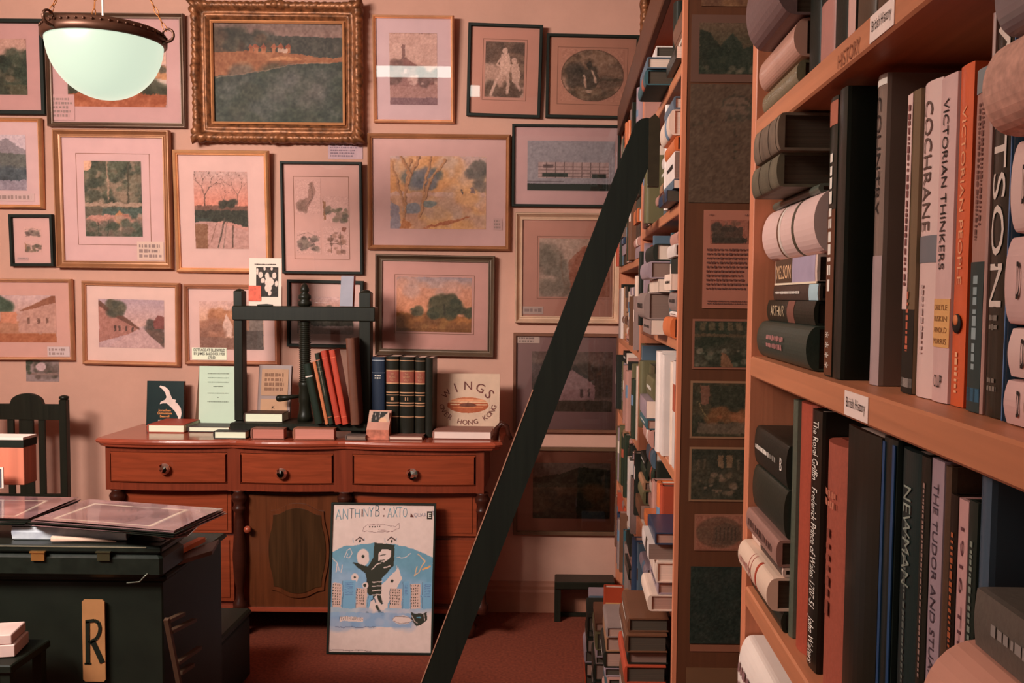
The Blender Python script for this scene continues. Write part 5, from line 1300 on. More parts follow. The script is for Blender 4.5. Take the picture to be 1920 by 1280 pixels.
me = bpy.data.meshes.new('distant_books'); me.from_pydata(sv, [], sf)
for m in smats: me.materials.append(m)
me.polygons.foreach_set('material_index', smi); me.update()
o = bpy.data.objects.new('distant_books', me); COL.objects.link(o); o['kind'] = 'stuff'
tag(o, 'small distant books filling the shelves of the furthest bookcase by the wall', 'books')

# ---------------------------------------------------------------- prints pinned to the end panel
def pin(label, box, fn, cat='postcard', border=0, bcol=(130,84,66), seed=1, extra=None, name='postcard', res=70):
    yy = PY-.0012; x0, y0, x1, y1 = box
    a = at(x0, (y0+y1)/2, 'y', yy); b_ = at(x1, (y0+y1)/2, 'y', yy); zt_ = at((x0+x1)/2, y0, 'y', yy).z; zb_ = at((x0+x1)/2, y1, 'y', yy).z
    w, h = b_.x-a.x, zt_-zb_
    t = thing(name, label, cat, ((a.x+b_.x)/2, yy, zb_))
    MB().box((-w/2,-.0004,0),(w/2,.0008,h)).build('card', mat(bcol,.6,amt=.05), t)
    bw = border
    if fn:
        k = res/max(w-2*bw, h-2*bw); paint('print', fn(int((w-2*bw)*k), int((h-2*bw)*k)), w-2*bw, h-2*bw, t, FACE(0,-.0009,h/2))
    if extra: extra(t, w, h)
    return t
def dk(seed, c0, cols, kind=0):
    def f(w, h):
        c = Cv(w,h,c0,seed,.02).blobs(40,(0,0,1,1),.14,cols,.7)
        if kind == 1: [c.rect(.1+i*.17,.02,.2+i*.17,.2,(96,74,52),.6) for i in range(5)]; c.rect(0,.28,1,.34,(70,54,36)); c.blobs(30,(0,.62,1,.95),.05,[(84,80,64),(66,60,46),(100,86,70)],.7); c.poly([(.5,.7),(.6,.7),(.75,1),(.5,1)],(100,66,44))
        if kind == 2: c.rect(.15,.05,.3,.4,(120,72,56),.7); c.rect(.35,.05,.95,.45,(40,38,24)); c.blobs(14,(.3,.5,1,.7),.1,[(122,72,44),(96,60,34)]); c.rect(.1,.75,1,.95,(110,84,70),.5); c.line([(.1,.35),(.3,.7)],.02,(110,90,60))
        if kind == 3: c.poly([(.4,.4),(.5,.06),(.6,.4)],(40,36,24)); [c.rect(x,.12,x+.1,.36,(110,80,56),.8) for x in (.5,.66)]; [c.rect(x,.2,x+.05,.4,(80,64,48),.7) for x in (.1,.22,.86)]; c.blobs(30,(.05,.5,.95,.9),.05,[(96,74,56),(70,58,42),(120,92,74)],.6)
        return c.mottle(12,24)
    return f
def a_sail(w, h): return Cv(w,h,(66,52,36),81,.02).grad(0,.4,(84,62,46),(60,50,34)).poly([(.0,.1),(.2,.2),(.5,.7),(.5,1),(0,1)],(34,34,22)).poly([(.3,1),(.4,.4),(.6,.2),(.8,.5),(1,.4),(1,1)],(38,40,28)).blobs(18,(0,.5,1,1),.1,[(30,34,22),(46,46,32)],.7).blobs(10,(.1,.85,1,1),.05,[(90,76,60)],.5).mottle(8,20)
def a_portrait(w, h):
    c = Cv(w,h,(74,54,40),82,.012).mottle(7,14); k = (44,38,26)
    c.ell(.62,.2,.2,.1,(86,64,50)).line([(.44,.18),(.45,.13),(.55,.1),(.72,.1),(.82,.16),(.84,.24)],.035,k,.7).line([(.5,.17),(.58,.165)],.03,k,.8).line([(.68,.165),(.76,.17)],.03,k,.8).line([(.62,.17),(.6,.22),(.65,.23)],.025,k,.7).line([(.52,.26),(.62,.275),(.72,.26)],.03,k,.8)
    c.blobs(16,(.48,.24,.8,.3),.035,[(50,42,30),(60,48,36)],.6).blobs(12,(.76,.16,.9,.28),.04,[(52,44,32)],.6).line([(.0,.36),(.5,.3)],.012,k,.6).line([(.6,.3),(.62,.7)],.012,k,.6)
    for y in (.44,.5,.56,.62): c.ell(.62,y,.018,.01,k)
    return c
def a_engine(w, h):
    c = Cv(w,h,(126,72,56),83,.02); d = (56,42,32)
    return c.blobs(14,(.05,.1,.3,.8),.1,[d,(70,50,38)],.8).rect(.3,.3,.85,.75,d,.85).rect(.05,.75,.97,.98,(52,40,30)).ell(.5,.35,.2,.15,d).blobs(8,(.4,.1,.8,.3),.06,[(90,60,46)],.6).mottle(10,16)
def a_hall(w, h): 
    c = Cv(w,h,(124,74,56),84,.01).ell(.5,.5,.49,.46,(92,60,44)); 
    c.poly([(.35,.85),(.38,.35),(.62,.2),(.9,.3),(.97,.7),(.7,.88)],(78,54,40)); [c.rect(.42+i*.08,.35,.45+i*.08,.75,(60,44,32)) for i in range(6)]
    return c.blobs(10,(.03,.4,.35,.75),.06,[(84,58,42)],.6).mottle(8,14)
pin('dim print at the very top of the bookcase end panel', (1316,-60,1430,12), dk(85,(96,62,40),[(80,50,34),(110,74,48)]), bcol=(96,62,40))
pin('brown mounted dark shipping print at the top of the end panel', (1296,28,1432,154), a_sail, border=.018, bcol=(88,58,46))
pin('faint pencil portrait sheet of a bearded man on the end panel', (1293,158,1432,380), a_portrait, cat='drawing', bcol=(74,54,40), name='drawing')
def verse(t, w, h):
    ms = mat((84,50,42),.8)
    scrib(w*.86, h*.44, 10, ms, t, FACE(0,-.0014,h*.40), 'printed_verse', 91, .5, .2); scrib(w*.8, h*.05, 2, ms, t, FACE(0,-.0014,h*.06), 'printed_verse', 92, .5, .1)
    paint('print', a_engine(60,34), w*.74, h*.24, t, FACE(0,-.0014,h*.78))
    text('*        *', w*.8, h*.02, ms, t, FACE(0,-.0014,h*.95), 'ornament')
pin('pinkish sheet of printed verse under a small engraving on the end panel', (1318,394,1414,578), None, cat='print', bcol=(146,88,70), extra=verse, name='verse_sheet')
pin('photograph card of a crowded dining hall below the verse sheet', (1298,598,1406,692), dk(86,(40,40,26),[(34,36,22),(50,44,30)],1), border=.005, bcol=(120,72,54))
pin('round cornered card of a room with warm lights on the end panel', (1294,714,1404,822), dk(87,(50,42,26),[(60,48,30),(40,38,24)],2), border=.005, bcol=(120,84,60))
pin('round cornered card of a church interior on the end panel', (1292,838,1400,940), dk(88,(44,40,26),[(54,46,32),(38,36,24)],3), border=.005, bcol=(120,84,60))
pin('small sepia card of a domed building low on the end panel', (1302,964,1396,1032), a_hall, border=.003, bcol=(126,78,58))
pin('very dark portrait print near the foot of the end panel', (1294,1062,1392,1206), dk(89,(26,32,24),[(24,30,22),(32,34,26)]), bcol=(30,34,26))
pin('narrow brown strip of card under the dark portrait', (1294,1209,1390,1221), None, bcol=(118,70,50))
pin('brown paper notice at the foot of the end panel', (1286,1252,1390,1330), None, cat='notice', bcol=(96,64,42))

# ---------------------------------------------------------------- ladder
LY0, LY1 = 2.62, 2.98
def lp(px, py, y=LY0): return at(px, py, 'y', y)
e0, e1 = lp(1134,380), lp(790,1280); g0, g1 = lp(1190,380), lp(849,1280)
d_ = (e0-e1).normalized(); topm = lp(1203, 222)
wid = ((g0-e0)-(g0-e0).dot(d_)*d_).length
mid = (e0+g0)/2; Lf = (0-mid.z)/d_.z; foot = mid+d_*Lf; Lt = (topm.z-mid.z)/d_.z; head = mid+d_*Lt
lad = thing('ladder', 'dark wooden library ladder leaning steeply against the bookcase', 'ladder', (foot.x, (LY0+LY1)/2, 0)); lo = Vector(lad.location)
nrm = Vector((d_.z, 0, -d_.x))
LW = 0
def rail(y0, y1, wd):
    pts = []
    hw = wd/2
    fl = foot + nrm*hw; fr = foot - nrm*hw
    # cut level with the floor
    def onfloor(p): return p + d_*(-p.z/d_.z)
    pts = [onfloor(fr), onfloor(fl)]
    for t in np.linspace(0, PI, 9): pts.append(head + nrm*(hw*math.cos(t)) + d_*(hw*math.sin(t)-hw))
    return LB().prism([(p.x, p.z) for p in pts], y0, y1, 'y')
M_LAD = mat((16,18,12), .6, 'wood_z', 'black_ladder_paint', amt=.2, spec=.2)
rail(LY0, LY0+.026, wid).build('rail', M_LAD, lad, lo)
rail(LY1-.026, LY1, wid).build('rail', M_LAD, lad, lo)
nt_ = 8
for i in range(1, nt_):
    c = foot + d_*((head-foot).length*i/nt_)
    LB().box((c.x-wid*.42, LY0+.0255, c.z-.011), (c.x+wid*.42, LY1-.0255, c.z+.011)).build('tread', M_LAD, lad, lo)
ed = LB(); p = foot+nrm*0
ed.bar(e1+d_*(-.02)+Vector((-.0012,0.0,0)), lp(1000,730)+Vector((-.0012,0,0)), .003, .003); ed.build('edge_highlight', mat((150,104,84),.5), lad, lo)  # pale bar painting the highlight along the rail's left edge
q0, q1 = lp(1217,216), lp(1237,350)
LB().prism([(q0.x,q1.z),(q1.x-.002,q1.z),(q1.x-.002,q0.z-.012),((q0.x+q1.x)/2,q0.z+.004),(q0.x,q0.z-.01)], LY0-.004, LY0+.02, 'y').build('top_bracket', mat((44,34,22),.5,'leather'), lad, lo)
# ---------------------------------------------------------------- chest with portfolios, front left
CY0, CY1 = 2.52, 2.96
CR = at(306, 1180, 'y', CY0).x; CT = at(300, 1088, 'y', CY0).z
ch = thing('plan_chest', 'black painted chest in the left foreground with a letter sign on its front', 'chest', ((CR-1.25)/1, (CY0+CY1)/2, 0)); co_ = Vector(ch.location)
CL = CR-1.15
LB().cbox((CL, CY0, 0), (CR, CY1, CT), .006).build('body', M_BLACK, ch, co_)
LB().cbox((CL-.02, CY0-.012, CT), (CR+.015, CY1+.01, CT+.018), .006).build('top', M_BLACK, ch, co_)
CT2 = CT+.018
# R sign
s0, s1 = at(153,1124,'y',CY0-.014), at(198,1278,'y',CY0-.014); w = s1.x-s0.x; h = s0.z-s1.z
sg = thing('letter_sign', 'tall narrow tan plate with a black letter R on the chest front', 'sign', ((s0.x+s1.x)/2, CY0-.0135, s1.z))
pts = [(-w/2+.006,0),(w/2-.006,0),(w/2,.006),(w/2,h-.006),(w/2-.006,h),(-w/2+.006,h),(-w/2,h-.006),(-w/2,.006)]
MB().prism(pts, 0, .004, 'y').build('plate', mat((150,102,64), .55, 'leather', 'tan_plate', amt=.12, scale=.3), sg)
q = w; RB = MB()
def stroke(pts, wd): 
    for (x0_,z0_),(x1_,z1_) in zip(pts[:-1], pts[1:]): RB.bar((x0_,-.001,z0_),(x1_,-.001,z1_), wd, .0012, up=(0,1,0))
stroke([(-w*.27,h*.22),(-w*.25,h*.74)], w*.19); stroke([(-w*.34,h*.735),(w*.05,h*.75),(w*.24,h*.725),(w*.30,h*.66),(w*.27,h*.60),(w*.14,h*.53),(-w*.2,h*.475)], w*.15); stroke([(-w*.05,h*.50),(w*.12,h*.40),(w*.38,h*.235)], w*.23); stroke([(-w*.42,h*.222),(-w*.12,h*.222)], w*.08)
RB.build('letter_R', M_BLACK, sg)
# shallow black case lying on the chest
k0, k1 = at(-60,1020,'y',CY0-.05), at(303,1020,'y',CY0-.05)
cs_ = thing('attache_case', 'shallow black leather case with two brass catches lying on the chest', 'case', ((k0.x+k1.x)/2, CY0+.14, CT2)); so = Vector(cs_.location)
ktop = k0.z
LB().cbox((k0.x, CY0-.05, CT2+.001), (k1.x, CY0+.10, ktop-.022), .012).build('case_body', M_BLACKL, cs_, so)
LB().cbox((k0.x, CY0-.052, ktop-.021), (k1.x, CY0+.10, ktop), .006).build('case_lid', M_BLACKL, cs_, so)
LB().box((k0.x+.01, CY0-.0535, ktop-.004), (k1.x-.04, CY0-.052, ktop-.0015)).build('lid_trim', mat((120,110,92),.3), cs_, so)
for a_, b_, m_ in ((58,83,M_BRASS),(182,206,mat((60,54,36),.4,metal=.4))):
    u, v_ = at(a_,1033,'y',CY0-.056), at(b_,1051,'y',CY0-.056)
    L = LB(); L.box((u.x, CY0-.057, v_.z), (v_.x, CY0-.050, u.z-.004)); L.box((u.x-.003, CY0-.060, u.z-.004), (v_.x+.003, CY0-.050, u.z)); L.build('catch', m_, cs_, so)
L = LB(); u = at(272, 1085, 'y', CY0-.056); L.tube([(u.x-.05,CY0-.054,u.z-.012),(u.x-.015,CY0-.056,u.z-.008),(u.x-.002,CY0-.054,u.z+.006),(u.x+.006,CY0-.052,u.z+.014)], .002, 6); L.build('corner_cap', mat((110,110,98),.25,metal=.5), cs_, so)
# things on the case: blue binder, papers, rolled paper
zc = ktop+.0005
def slab(label, pxs, z, t, m, name, cat='folder', parts=None):
    """flat sheet given by pixel corners on the plane z"""
    P = [at(x, y, 'z', z+t) for x, y in pxs]; c = sum(P, Vector())/len(P)
    o = thing(name, label, cat, (c.x, c.y, z)); o_ = Vector((c.x, c.y, 0))
    b = MB().prism([(p.x-c.x, p.y-c.y) for p in P], 0, t, 'z'); b.build('cover', m, o)
    return o, [Vector((p.x-c.x, p.y-c.y, t)) for p in P]
# brown and black folders sticking out on the right of the case
zr = CT2+.001
o, _ = slab('grey brown document folder sticking out from the chest top', [(300,1062),(312,1046),(410,1011),(398,1032)], zr, .012, mat((84,58,50),.6,amt=.2), 'document_folder')
o, _ = slab('orange paper folder tucked in beside the black case', [(303,1039),(372,1007),(385,1007),(318,1041)], zr+.015, .014, mat((190,104,66),.7), 'paper_folder')
o, _ = slab('cream paper folder tucked in below the orange one', [(313,1043),(372,1011),(388,1009),(322,1045)], zr+.0135, .001, mat((212,190,160),.7), 'paper_folder')
u, v_ = at(20, 1009, 'y', CY0+.0), at(237, 1009, 'y', CY0+.0)
zb_ = at(100,1011,'y',CY0).z; zt_ = at(100,985,'y',CY0).z
bind = thing('ring_binder', 'pale blue plastic sleeved binder lying on the black case', 'binder', ((u.x+v_.x)/2, CY0+.12, zc)); bo_ = Vector(bind.location)
LB().cbox((u.x, CY0+.004, zb_), (v_.x, CY0+.24, zt_), .004).build('sleeves', M_BLACKL, bind, bo_)
M_SLV = mat((196,196,214), .18, 'leather', 'blue_plastic', amt=.3, scale=.4)
LB().prism([(CY0+.004,zb_),(CY0+.0,(zb_+zt_)/2),(CY0+.006,zt_+.001),(CY0+.012,zt_+.002),(CY0+.012,zb_)], u.x+.002, v_.x-.002, 'x').build('spine_sleeve', M_SLV, bind, bo_)
under = LB().cbox((u.x+.01, CY0-.005, zc), (v_.x+.10, CY0+.25, zb_-.0005), .003); 
uo = thing('black_folder', 'black folder with curled paper edges under the blue binder', 'folder', ((u.x+v_.x)/2, CY0+.12, zc)); under.build('cover', M_BLACKL, uo, Vector(uo.location))
rp_ = thing('rolled_paper', 'small roll of cream paper poking out under the blue binder', 'paper', (at(150,1018,'y',CY0-.02).x, CY0-.022, zc))
p0, p1, p2 = at(98,1016,'y',CY0-.02), at(170,1018,'y',CY0-.02), at(218,1022,'y',CY0-.02)
LB().tube([(p0.x,CY0-.02,zc+.009),(p1.x,CY0-.02,zc+.0075),(p2.x,CY0-.02,zc+.003)], .0085, 10, .002).build('roll', mat((206,166,146),.7,amt=.2), rp_, Vector(rp_.location))
# portfolios of sleeved prints
M_PF = mat((126,92,92), .16, 'leather', 'print_sleeve', amt=.35, scale=.25, coat=.4)
zp_ = zt_+.004
def a_sleeve(seed):
    def f(w, h):
        c = Cv(w,h,(118,88,88),seed,.04).blobs(40,(0,0,1,1),.2,[(98,72,74),(134,102,100),(80,60,64),(142,112,116)],.6)
        c.wob(.0); c.line([(.12,.18),(.8,.18),(.8,.9),(.12,.9),(.12,.18)],.035,(186,168,150)).rect(.4,.0,.62,.3,(84,66,70),.5).line([(.1,.05),(.95,.02)],.02,(140,80,72),.7)
        return c.mottle(8,10)
    return f
def quadpaint(par, P, seed, z):
    # paint a print across an arbitrary quad (far-left, far-right, near-right, near-left)
    n = 60; me = bpy.data.meshes.new('top_print'); cv = a_sleeve(seed)(n, n)
    vs = []
    for j in range(n):
        for i in range(n):
            s_, t_ = i/(n-1), j/(n-1); p = P[0].lerp(P[1], s_).lerp(P[3].lerp(P[2], s_), t_); vs.append((p.x, p.y, z+.0016*math.sin(s_*5+seed)*math.sin(t_*4)))
    fs = [(j*n+i, (j+1)*n+i, (j+1)*n+i+1, j*n+i+1) for j in range(n-1) for i in range(n-1)]
    me.from_pydata(vs, [], fs); a = cv.a/255.0; l = (((a+0.055)/1.055)**2.4)*K
    at_ = me.color_attributes.new('paint', 'FLOAT_COLOR', 'POINT'); at_.data.foreach_set('color', np.concatenate([l, np.ones((n,n,1))], -1).astype(np.float32).ravel())
    me.materials.append(PAINT_SLV); 
    for p in me.polygons: p.use_smooth = True
    me.update(); o = bpy.data.objects.new('top_print', me); COL.objects.link(o); o.parent = par
PAINT_SLV = attr_mat('sleeved_print', .22, .5)
def portfolio(label, pxs, z, n, seed):
    t = .014; P = [at(x, y, 'z', z+t) for x, y in pxs]; c = sum(P, Vector())/4
    o = thing('print_portfolio', label, 'portfolio', (c.x, c.y, z)); rn = random.Random(seed)
    for i in range(n):
        f = t/n; q = [(p.x-c.x+rn.uniform(-.012,.012), p.y-c.y+rn.uniform(-.012,.012)) for p in P]
        MB().prism(q, i*f, i*f+f*.62, 'z').build('sleeve', M_PF if i % 2 else M_BLACKL, o)
    Q = [Vector((p.x-c.x, p.y-c.y, 0)) for p in P]; quadpaint(o, Q, seed, t+.003)
    return o
portfolio('right portfolio of sleeved prints overhanging the chest corner', [(166,937),(418,955),(326,996),(60,976)], zp_, 6, 3)
portfolio('left portfolio of sleeved prints beside the chair, cut by the left edge', [(-90,930),(148,934),(52,974),(-110,974)], zp_, 6, 8)
slab('loose pink sleeve of prints under the right portfolio corner', [(276,1001),(340,998),(372,985),(352,1004),(312,1010)], zp_-.012, .002, M_PF, 'print_sleeve', 'print')
# orange box file and grey card on the portfolios
zf = zp_+.034
yb_ = 2.86
u, v_ = at(-40,930,'y',yb_), at(46,930,'y',yb_); zt2 = at(20,822,'y',yb_).z; zt1 = at(20,838,'y',yb_).z
bx = thing('box_file', 'tall orange brown box file with a dark and cream top edge at far left', 'box', ((u.x+v_.x)/2, yb_+.03, zf)); bo2 = Vector(bx.location)
LB().cbox((u.x, yb_, zf+.001), (v_.x, yb_+.07, zt1), .002).build('front', mat((176,98,76),.6,'wood_z',amt=.15,scale=.4), bx, bo2)
LB().box((u.x-.002, yb_-.002, zt1), (v_.x+.001, yb_+.072, zt2-.004)).build('dark_band', M_BLACK, bx, bo2)
LB().box((u.x-.002, yb_-.002, zt2-.004), (v_.x, yb_+.072, zt2+.004)).build('pale_top', M_PAPER, bx, bo2)
u, v_ = at(-60,930,'y',yb_-.05), at(7,930,'y',yb_-.05); zt3 = at(2,876,'y',yb_-.05).z
gp = thing('framed_card', 'dark grey card with a white edge standing before the orange box', 'card', ((u.x+v_.x)/2, yb_-.05, zf))
MB().box((-(v_.x-u.x)/2,0,.001),((v_.x-u.x)/2,.003,zt3-zf)).build('card', M_PAPER, gp)
MB().box((-(v_.x-u.x)/2,-.001,.004),((v_.x-u.x)/2-.006,0,zt3-zf-.004)).build('picture', mat((70,66,72),.5), gp)
# slatted rack leaning at the chest side
XR = CR+.03
def sp3(px, py, x=XR): return at(px, py, 'x', x)
rk = thing('slatted_rack', 'small brown slatted rack leaning on the side of the black chest', 'rack', (XR, 2.7, 0)); ro = Vector(rk.location)
MR = mat((72,50,36), .6)
a_, b_ = sp3(312,1160), sp3(336,1282); dr = (b_-a_); b_ = a_+dr*(-a_.z/dr.z)*.995
LB().bar(a_, b_, .012, .012, up=(1,0,0)).build('post', MR, rk, ro)
for (p0, p1) in (((315,1164),(343,1150)),((320,1184),(364,1162)),((332,1243),(374,1214)),((337,1262),(360,1246))):
    LB().bar(sp3(*p0), sp3(*p1), .010, .016, up=(1,0,0)).build('slat', MR, rk, ro)
# low black trunk behind the chest
tx = at(469,1200,'y',3.7).x; tz = at(469,1139,'y',3.7).z
tk = thing('trunk', 'low black trunk on the carpet between the chest and the sideboard', 'trunk', (tx-.35, 3.35, 0)); to = Vector(tk.location)
LB().cbox((tx-.7, 3.02, .004), (tx, 3.70, tz-.03), .008).build('body', M_BLACK, tk, to)
LB().cbox((tx-.705, 3.015, tz-.03), (tx+.004, 3.705, tz), .008).build('lid', mat((30,30,20),.5,'leather'), tk, to)
# white boxes at the bottom left corner
p = at(14,1236,'y',2.3)
for i, (q0, q1) in enumerate(((1214,1238),(1195,1214))):
    za, zb2 = at(5,q1,'y',2.3).z, at(5,q0,'y',2.3).z; xr_ = at(15-i*6,q1,'y',2.3).x
    o = thing('card_box', ('lower','upper')[i]+' of two small white card boxes at the bottom left corner', 'box', (xr_-.06, 2.36, za), (0,0,.2))
    MB().cbox((-.06,-.05,0.0005),(.055,.05,zb2-za-.0005), .002).build('carton', mat((200,166,158),.6), o)
st_z = at(5,1238,'y',2.3).z
o = thing('side_table', 'low black stand carrying the two white boxes at far left', 'table', (at(0,1238,'y',2.3).x-.12, 2.36, 0))
MB().cbox((-.2,-.09,st_z-.022),(.165,.09,st_z-.0008), .003).build('table_top', M_BLACK, o)
for i, (x, y) in enumerate(((-.18,-.07),(.145,-.07),(-.18,.07),(.145,.07))): MB().box((x-.012,y-.012,0),(x+.012,y+.012,st_z-.022)).build('leg', M_BLACK, o)

# ---------------------------------------------------------------- chair against the wall
cy = 4.30
xl, xr2 = at(-40,800,'y',cy).x, at(121,800,'y',cy).x; cxm = (xl+xr2)/2
chair = thing('high_back_chair', 'black wooden high back chair with a shaped crest rail and slats', 'chair', (cxm, cy-.2, 0)); cho = Vector(chair.location)
zt4 = at(121,740,'y',cy).z; hw = (xr2-xl)/2; pw = .017
for s_ in (-1, 1):
    x = cxm+s_*hw; L = LB().cbox((x-pw, cy-.016, 0), (x+pw, cy+.016, zt4-.022), .003)
    L.lathe([(pw*.7,zt4-.024),(pw*1.25,zt4-.018),(pw*1.25,zt4-.008),(pw*.8,zt4-.004),(0,zt4)], (x, cy, 0), 14); L.build('back_post', M_EBON, chair, cho)
    L = LB().cbox((x-pw, cy-.40, 0), (x+pw, cy-.365, .43), .003); L.build('front_leg', M_EBON, chair, cho)
    LB().box((x-.01, cy-.366, .16), (x+.01, cy-.015, .185)).build('stretcher', M_EBON, chair, cho)
zr0, zr1, zrt = at(60,786,'y',cy).z, at(60,757,'y',cy).z, at(60,737,'y',cy).z
hx0, hx1 = at(20,740,'y',cy).x, at(82,740,'y',cy).x
pts = [(cxm-hw+pw, zr0), (cxm+hw-pw, zr0), (cxm+hw-pw, zr1)] + [(hx1+(hx0-hx1)*t, zr1+(zrt-zr1)*min(1, math.sin(PI*t)**.45)) for t in np.linspace(0,1,18)] + [(cxm-hw+pw, zr1)]
LB().prism(pts, cy-.011, cy+.011, 'y').build('crest_rail', M_EBON, chair, cho)
zlow = at(60,930,'y',cy).z
LB().box((cxm-hw+pw, cy-.010, zlow-.02), (cxm+hw-pw, cy+.010, zlow+.012)).build('lower_rail', M_EBON, chair, cho)
xc_ = at(51,850,'y',cy).x; sw = at(64,850,'y',cy).x-xc_
LB().box((xc_-sw, cy-.006, zlow), (xc_+sw, cy+.006, zr0+.005)).build('splat', M_EBON, chair, cho)
for px in (22, 80): 
    x = at(px,850,'y',cy).x; LB().box((x-.014, cy-.006, zlow), (x+.014, cy+.006, zr0+.005)).build('back_slat', M_EBON, chair, cho)
LB().cbox((cxm-hw-.01, cy-.41, .43), (cxm+hw+.01, cy+.0-.017, .47), .008).build('seat', M_EBON, chair, cho)
LB().box((cxm-hw, cy-.395, .39), (cxm+hw, cy-.375, .43)).build('seat_rail', M_EBON, chair, cho)

# ---------------------------------------------------------------- framed poster leaning on the sideboard
pa, pb2 = at(612,1226,'z',0.001), at(811,1228,'z',0.001); yb3 = min(pa.y, 4.0)
pa, pb2 = at(612,1226,'y',yb3), at(811,1228,'y',yb3); w = pb2.x-pa.x
ht = at(715,943,'y',YF-.035); tilt = math.atan2(YF-.030-yb3-.012, ht.z)
H = ht.z/math.cos(tilt)
po = thing('poster', 'black framed blue and white jazz poster leaning against the sideboard', 'poster', ((pa.x+pb2.x)/2, yb3, 0.001+.012*math.sin(tilt)), (-tilt,0,0))
b = MB()
for r0 in ((-w/2,0,w/2,.008),(-w/2,H-.008,w/2,H),(-w/2,.008,-w/2+.008,H-.008),(w/2-.008,.008,w/2,H-.008)): b.box((r0[0],-.004,r0[1]),(r0[2],.012,r0[3]))
b.build('frame', M_BLACK, po)
MB().box((-w/2+.004,.004,.004),(w/2-.004,.010,H-.004)).build('backing', M_BLACK, po)
def a_poster(w_, h_):
    wt = (196,168,160); c = Cv(w_,h_,wt,101,.0); bl_ = (92,128,146); k = (42,40,30)
    c.wob(.006)
    c.poly([(0,.33),(.12,.29),(.4,.265),(.62,.27),(.8,.3),(1,.36),(1,.70),(0,.70)],bl_); c.grad(.45,.7,bl_,(128,138,160),.0)
    c.blobs(40,(0,.44,1,.7),.12,[(120,142,168),(104,140,166),(140,148,166)],.35).mottle(6,20)
    c.ell(.31,.36,.06,.06,wt).poly([(.62,.46),(.48,.56),(.5,.66),(.56,.68),(.7,.5),(.66,.43)],wt)
    c.poly([(.42,.262),(.62,.275),(.61,.42),(.5,.5),(.5,.62),(.52,.68),(.42,.66),(.36,.6),(.34,.47),(.2,.40),(.28,.405),(.36,.42),(.41,.36)],k)
    c.poly([(.47,.33),(.5,.30),(.585,.31),(.58,.36),(.54,.385),(.52,.395),(.465,.385),(.46,.36)],wt).line([(.48,.345),(.53,.34)],.012,k).line([(.48,.385),(.52,.38)],.01,k).line([(.49,.40),(.44,.41),(.40,.44)],.012,wt).line([(.52,.43),(.58,.42)],.014,wt)
    for y in (.53,.56,.59,.62): c.line([(.41,y),(.5,y-.01)],.012,wt)
    c.ell(.31,.355,.014,.012,k).ell(.235,.50,.035,.028,wt).ell(.235,.50,.012,.009,k).ell(.34,.55,.03,.02,wt).ell(.335,.55,.016,.01,k).ell(.6,.52,.014,.010,k)
    c.line([(.13,.36),(.15,.32),(.18,.31),(.2,.34),(.18,.37),(.15,.36),(.16,.34)],.008,wt).line([(.0,.37),(.06,.4),(.08,.45)],.01,wt).line([(.06,.41),(.05,.46)],.01,wt).line([(.11,.41),(.10,.46)],.01,wt)
    c.line([(.85,.34),(.92,.38),(.86,.46),(.82,.48),(.84,.42)],.012,(200,150,110)).line([(.9,.44),(.97,.42)],.02,(206,140,80)).line([(.64,.36),(.72,.36),(.78,.33)],.008,wt).line([(.64,.42),(.68,.5)],.008,wt)
    for x0,x1,y0,kk in ((.02,.11,.54,1),(.12,.245,.52,0),(.255,.36,.57,1),(.37,.42,.62,0),(.58,.70,.57,1),(.71,.775,.52,0),(.785,.885,.54,1),(.90,1,.53,0)):
        c.rect(x0,y0,x1,.705,(186,150,138) if kk else (104,140,166)); c.rect(x0,y0,x0+.004,.705,(70,80,96))
        if kk:
            nx = int((x1-x0)/.021)
            for i in range(nx):
                for j in range(int((.70-y0)/.019)): c.rect(x0+.006+i*.021,y0+.006+j*.019,x0+.014+i*.021,y0+.016+j*.019,(60,44,38))
        else:
            for j in range(8): c.rect(x0+.02,y0+.015+j*.011,x1-.02,y0+.019+j*.011,(84,104,140))
    c.poly([(.38,.72),(.4,.66),(.45,.62),(.5,.68),(.56,.66),(.57,.7),(.5,.73)],wt).line([(.46,.69),(.5,.74)],.03,k).ell(.37,.735,.014,.012,k).ell(.52,.745,.02,.014,k).line([(.41,.65),(.43,.64),(.45,.66)],.015,(40,60,80))
    c.rect(0,.735,.8,.83,(124,144,170),.9).blobs(20,(0,.74,.8,.83),.06,[(150,150,166),(108,130,160)],.5).rect(.1,.765,.33,.795,wt)
    for i in range(14): c.rect(.1+i*.017,.765,.105+i*.017,.785,k)
    c.ell(.71,.78,.09,.03,wt).line([(.62,.78),(.65,.755),(.78,.76),(.82,.79),(.7,.805),(.63,.79)],.006,(80,60,60))
    c.poly([(.79,.725),(.83,.735),(.91,.735),(.95,.725),(.95,.78),(.9,.81),(.85,.825),(.8,.78)],k).line([(.85,.76),(.89,.76)],.01,(84,130,150)).line([(.8,.75),(.83,.79),(.86,.80)],.008,wt).line([(.92,.74),(.93,.78)],.008,wt)
    for x in (.27,.585): c.line([(x-.04,.245),(x,.225),(x+.04,.245)],.014,(60,34,30)).ell(x+.005,.252,.012,.01,k).line([(x-.07,.23),(x-.06,.26)],.006,bl_).line([(x+.05,.23),(x+.05,.25)],.006,bl_)
    c.line([(.3,.16),(.34,.14),(.5,.135),(.62,.155),(.66,.13),(.66,.165),(.6,.185),(.4,.19),(.3,.18),(.3,.16)],.005,(110,70,70)).line([(.45,.17),(.6,.19)],.004,(110,70,70))
    for i in range(5): c.rect(.36+i*.025,.145,.372+i*.025,.155,(60,44,40))
    c.rect(.055,.828,.45,.834,(70,70,90),.6).rect(.01,.985,.42,.992,(110,84,84),.6)
    return c
paint('poster_sheet', a_poster(230,320), w-.014, H-.014, po, FACE(0,.0035,H/2))
TB = mat((84,128,140),.7); zt5 = H*.925
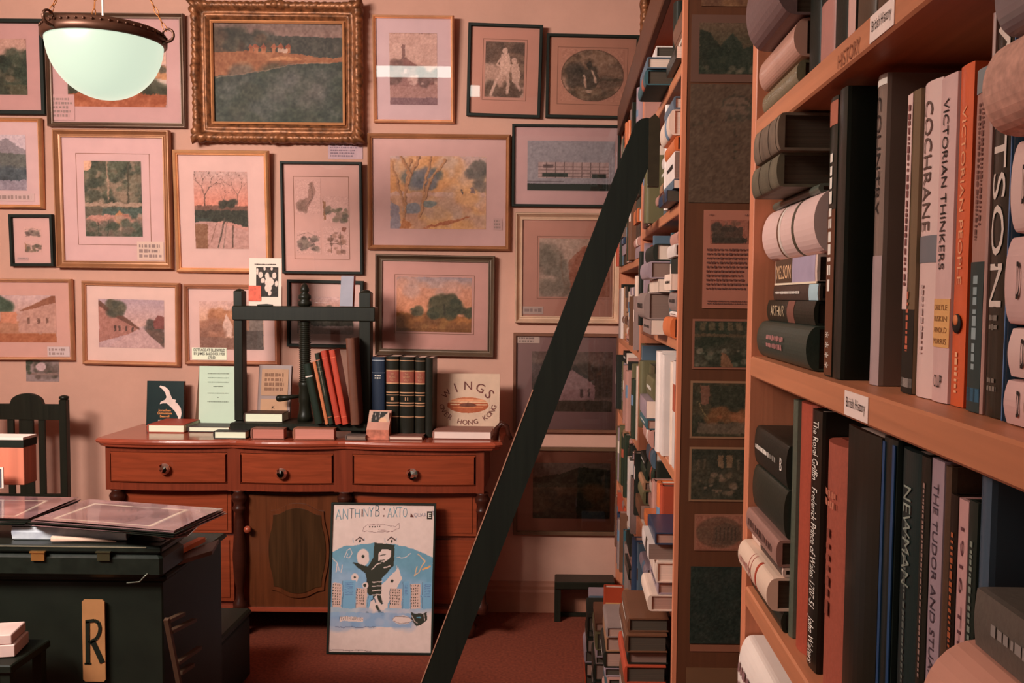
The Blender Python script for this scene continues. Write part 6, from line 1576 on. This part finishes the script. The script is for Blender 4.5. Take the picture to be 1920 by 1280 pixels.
for s_, x, w2, dz, sc2, m_ in (('A',-.43,.055,0,1,TB),('N',-.365,.05,.002,1,TB),('T',-.305,.045,.006,1,mat((90,84,84),.7)),('H',-.25,.045,.006,.8,TB),('N',-.17,.045,.01,.8,TB),('Y',-.12,.045,.012,.9,TB),('B',-.06,.04,.018,1.1,mat((70,84,90),.7)),('A',.06,.045,.01,.9,TB),('X',.11,.045,.014,1,TB),('T',.155,.04,.014,1,TB),('O',.205,.04,.012,.9,TB)):
    text(s_, w*w2, H*.07*sc2, m_, po, FACE(w*x, .0025, zt5+dz-.004), 'poster_letter', bold=-.02)
MB().box((-w*.21,.0022,zt5-.012),(-w*.2,.0028,zt5+.02)).box((-.0,.0022,zt5-.012),(w*.006,.0028,zt5-.004)).box((-.0,.0022,zt5+.018),(w*.006,.0028,zt5+.026)).prism([(w*.255,zt5-.012),(w*.29,zt5-.012),(w*.26,zt5+.006)],.0022,.0028,'y').build('poster_marks', mat((84,40,34),.7), po)
text('QUAR', w*.12, H*.03, mat((104,110,130),.7), po, FACE(w*.35, .0025, zt5-.004), 'poster_letter', bold=-.02)
MB().box((w*.415,.0022,zt5-.02),(w*.465,.0028,zt5+.014)).build('poster_block', M_INK, po)
text('E', w*.03, H*.03, M_WHITEINK, po, FACE(w*.44, .0018, zt5-.003), 'poster_letter', bold=.0)
text('T', w*.03, H*.03, mat((104,110,130),.7), po, FACE(w*.475, .0018, zt5+.006), 'poster_letter', bold=-.02)

# small dark stool by the skirting, right
q0, q1 = at(1040,1086,'y',4.40), at(1156,1100,'y',4.40)
sto = thing('low_stool', 'low dark wooden stool standing at the skirting behind the ladder', 'stool', ((q0.x+q1.x)/2, 4.42, 0)); sto_o = Vector(sto.location)
LB().cbox((q0.x, 4.36, q1.z-.004), (q1.x-.01, 4.49, q0.z), .004).build('stool_top', M_EBON, sto, sto_o)
for x0_, x1_ in ((q0.x,q0.x+.03),(q1.x-.045,q1.x-.015)): LB().box((x0_,4.37,0),(x1_,4.48,q1.z-.004)).build('stool_leg', M_EBON, sto, sto_o)
LB().box((q0.x+.03,4.44,0.002),(q1.x-.045,4.455,.02)).build('stretcher', M_EBON, sto, sto_o)
for o in bpy.data.objects: clean(o)
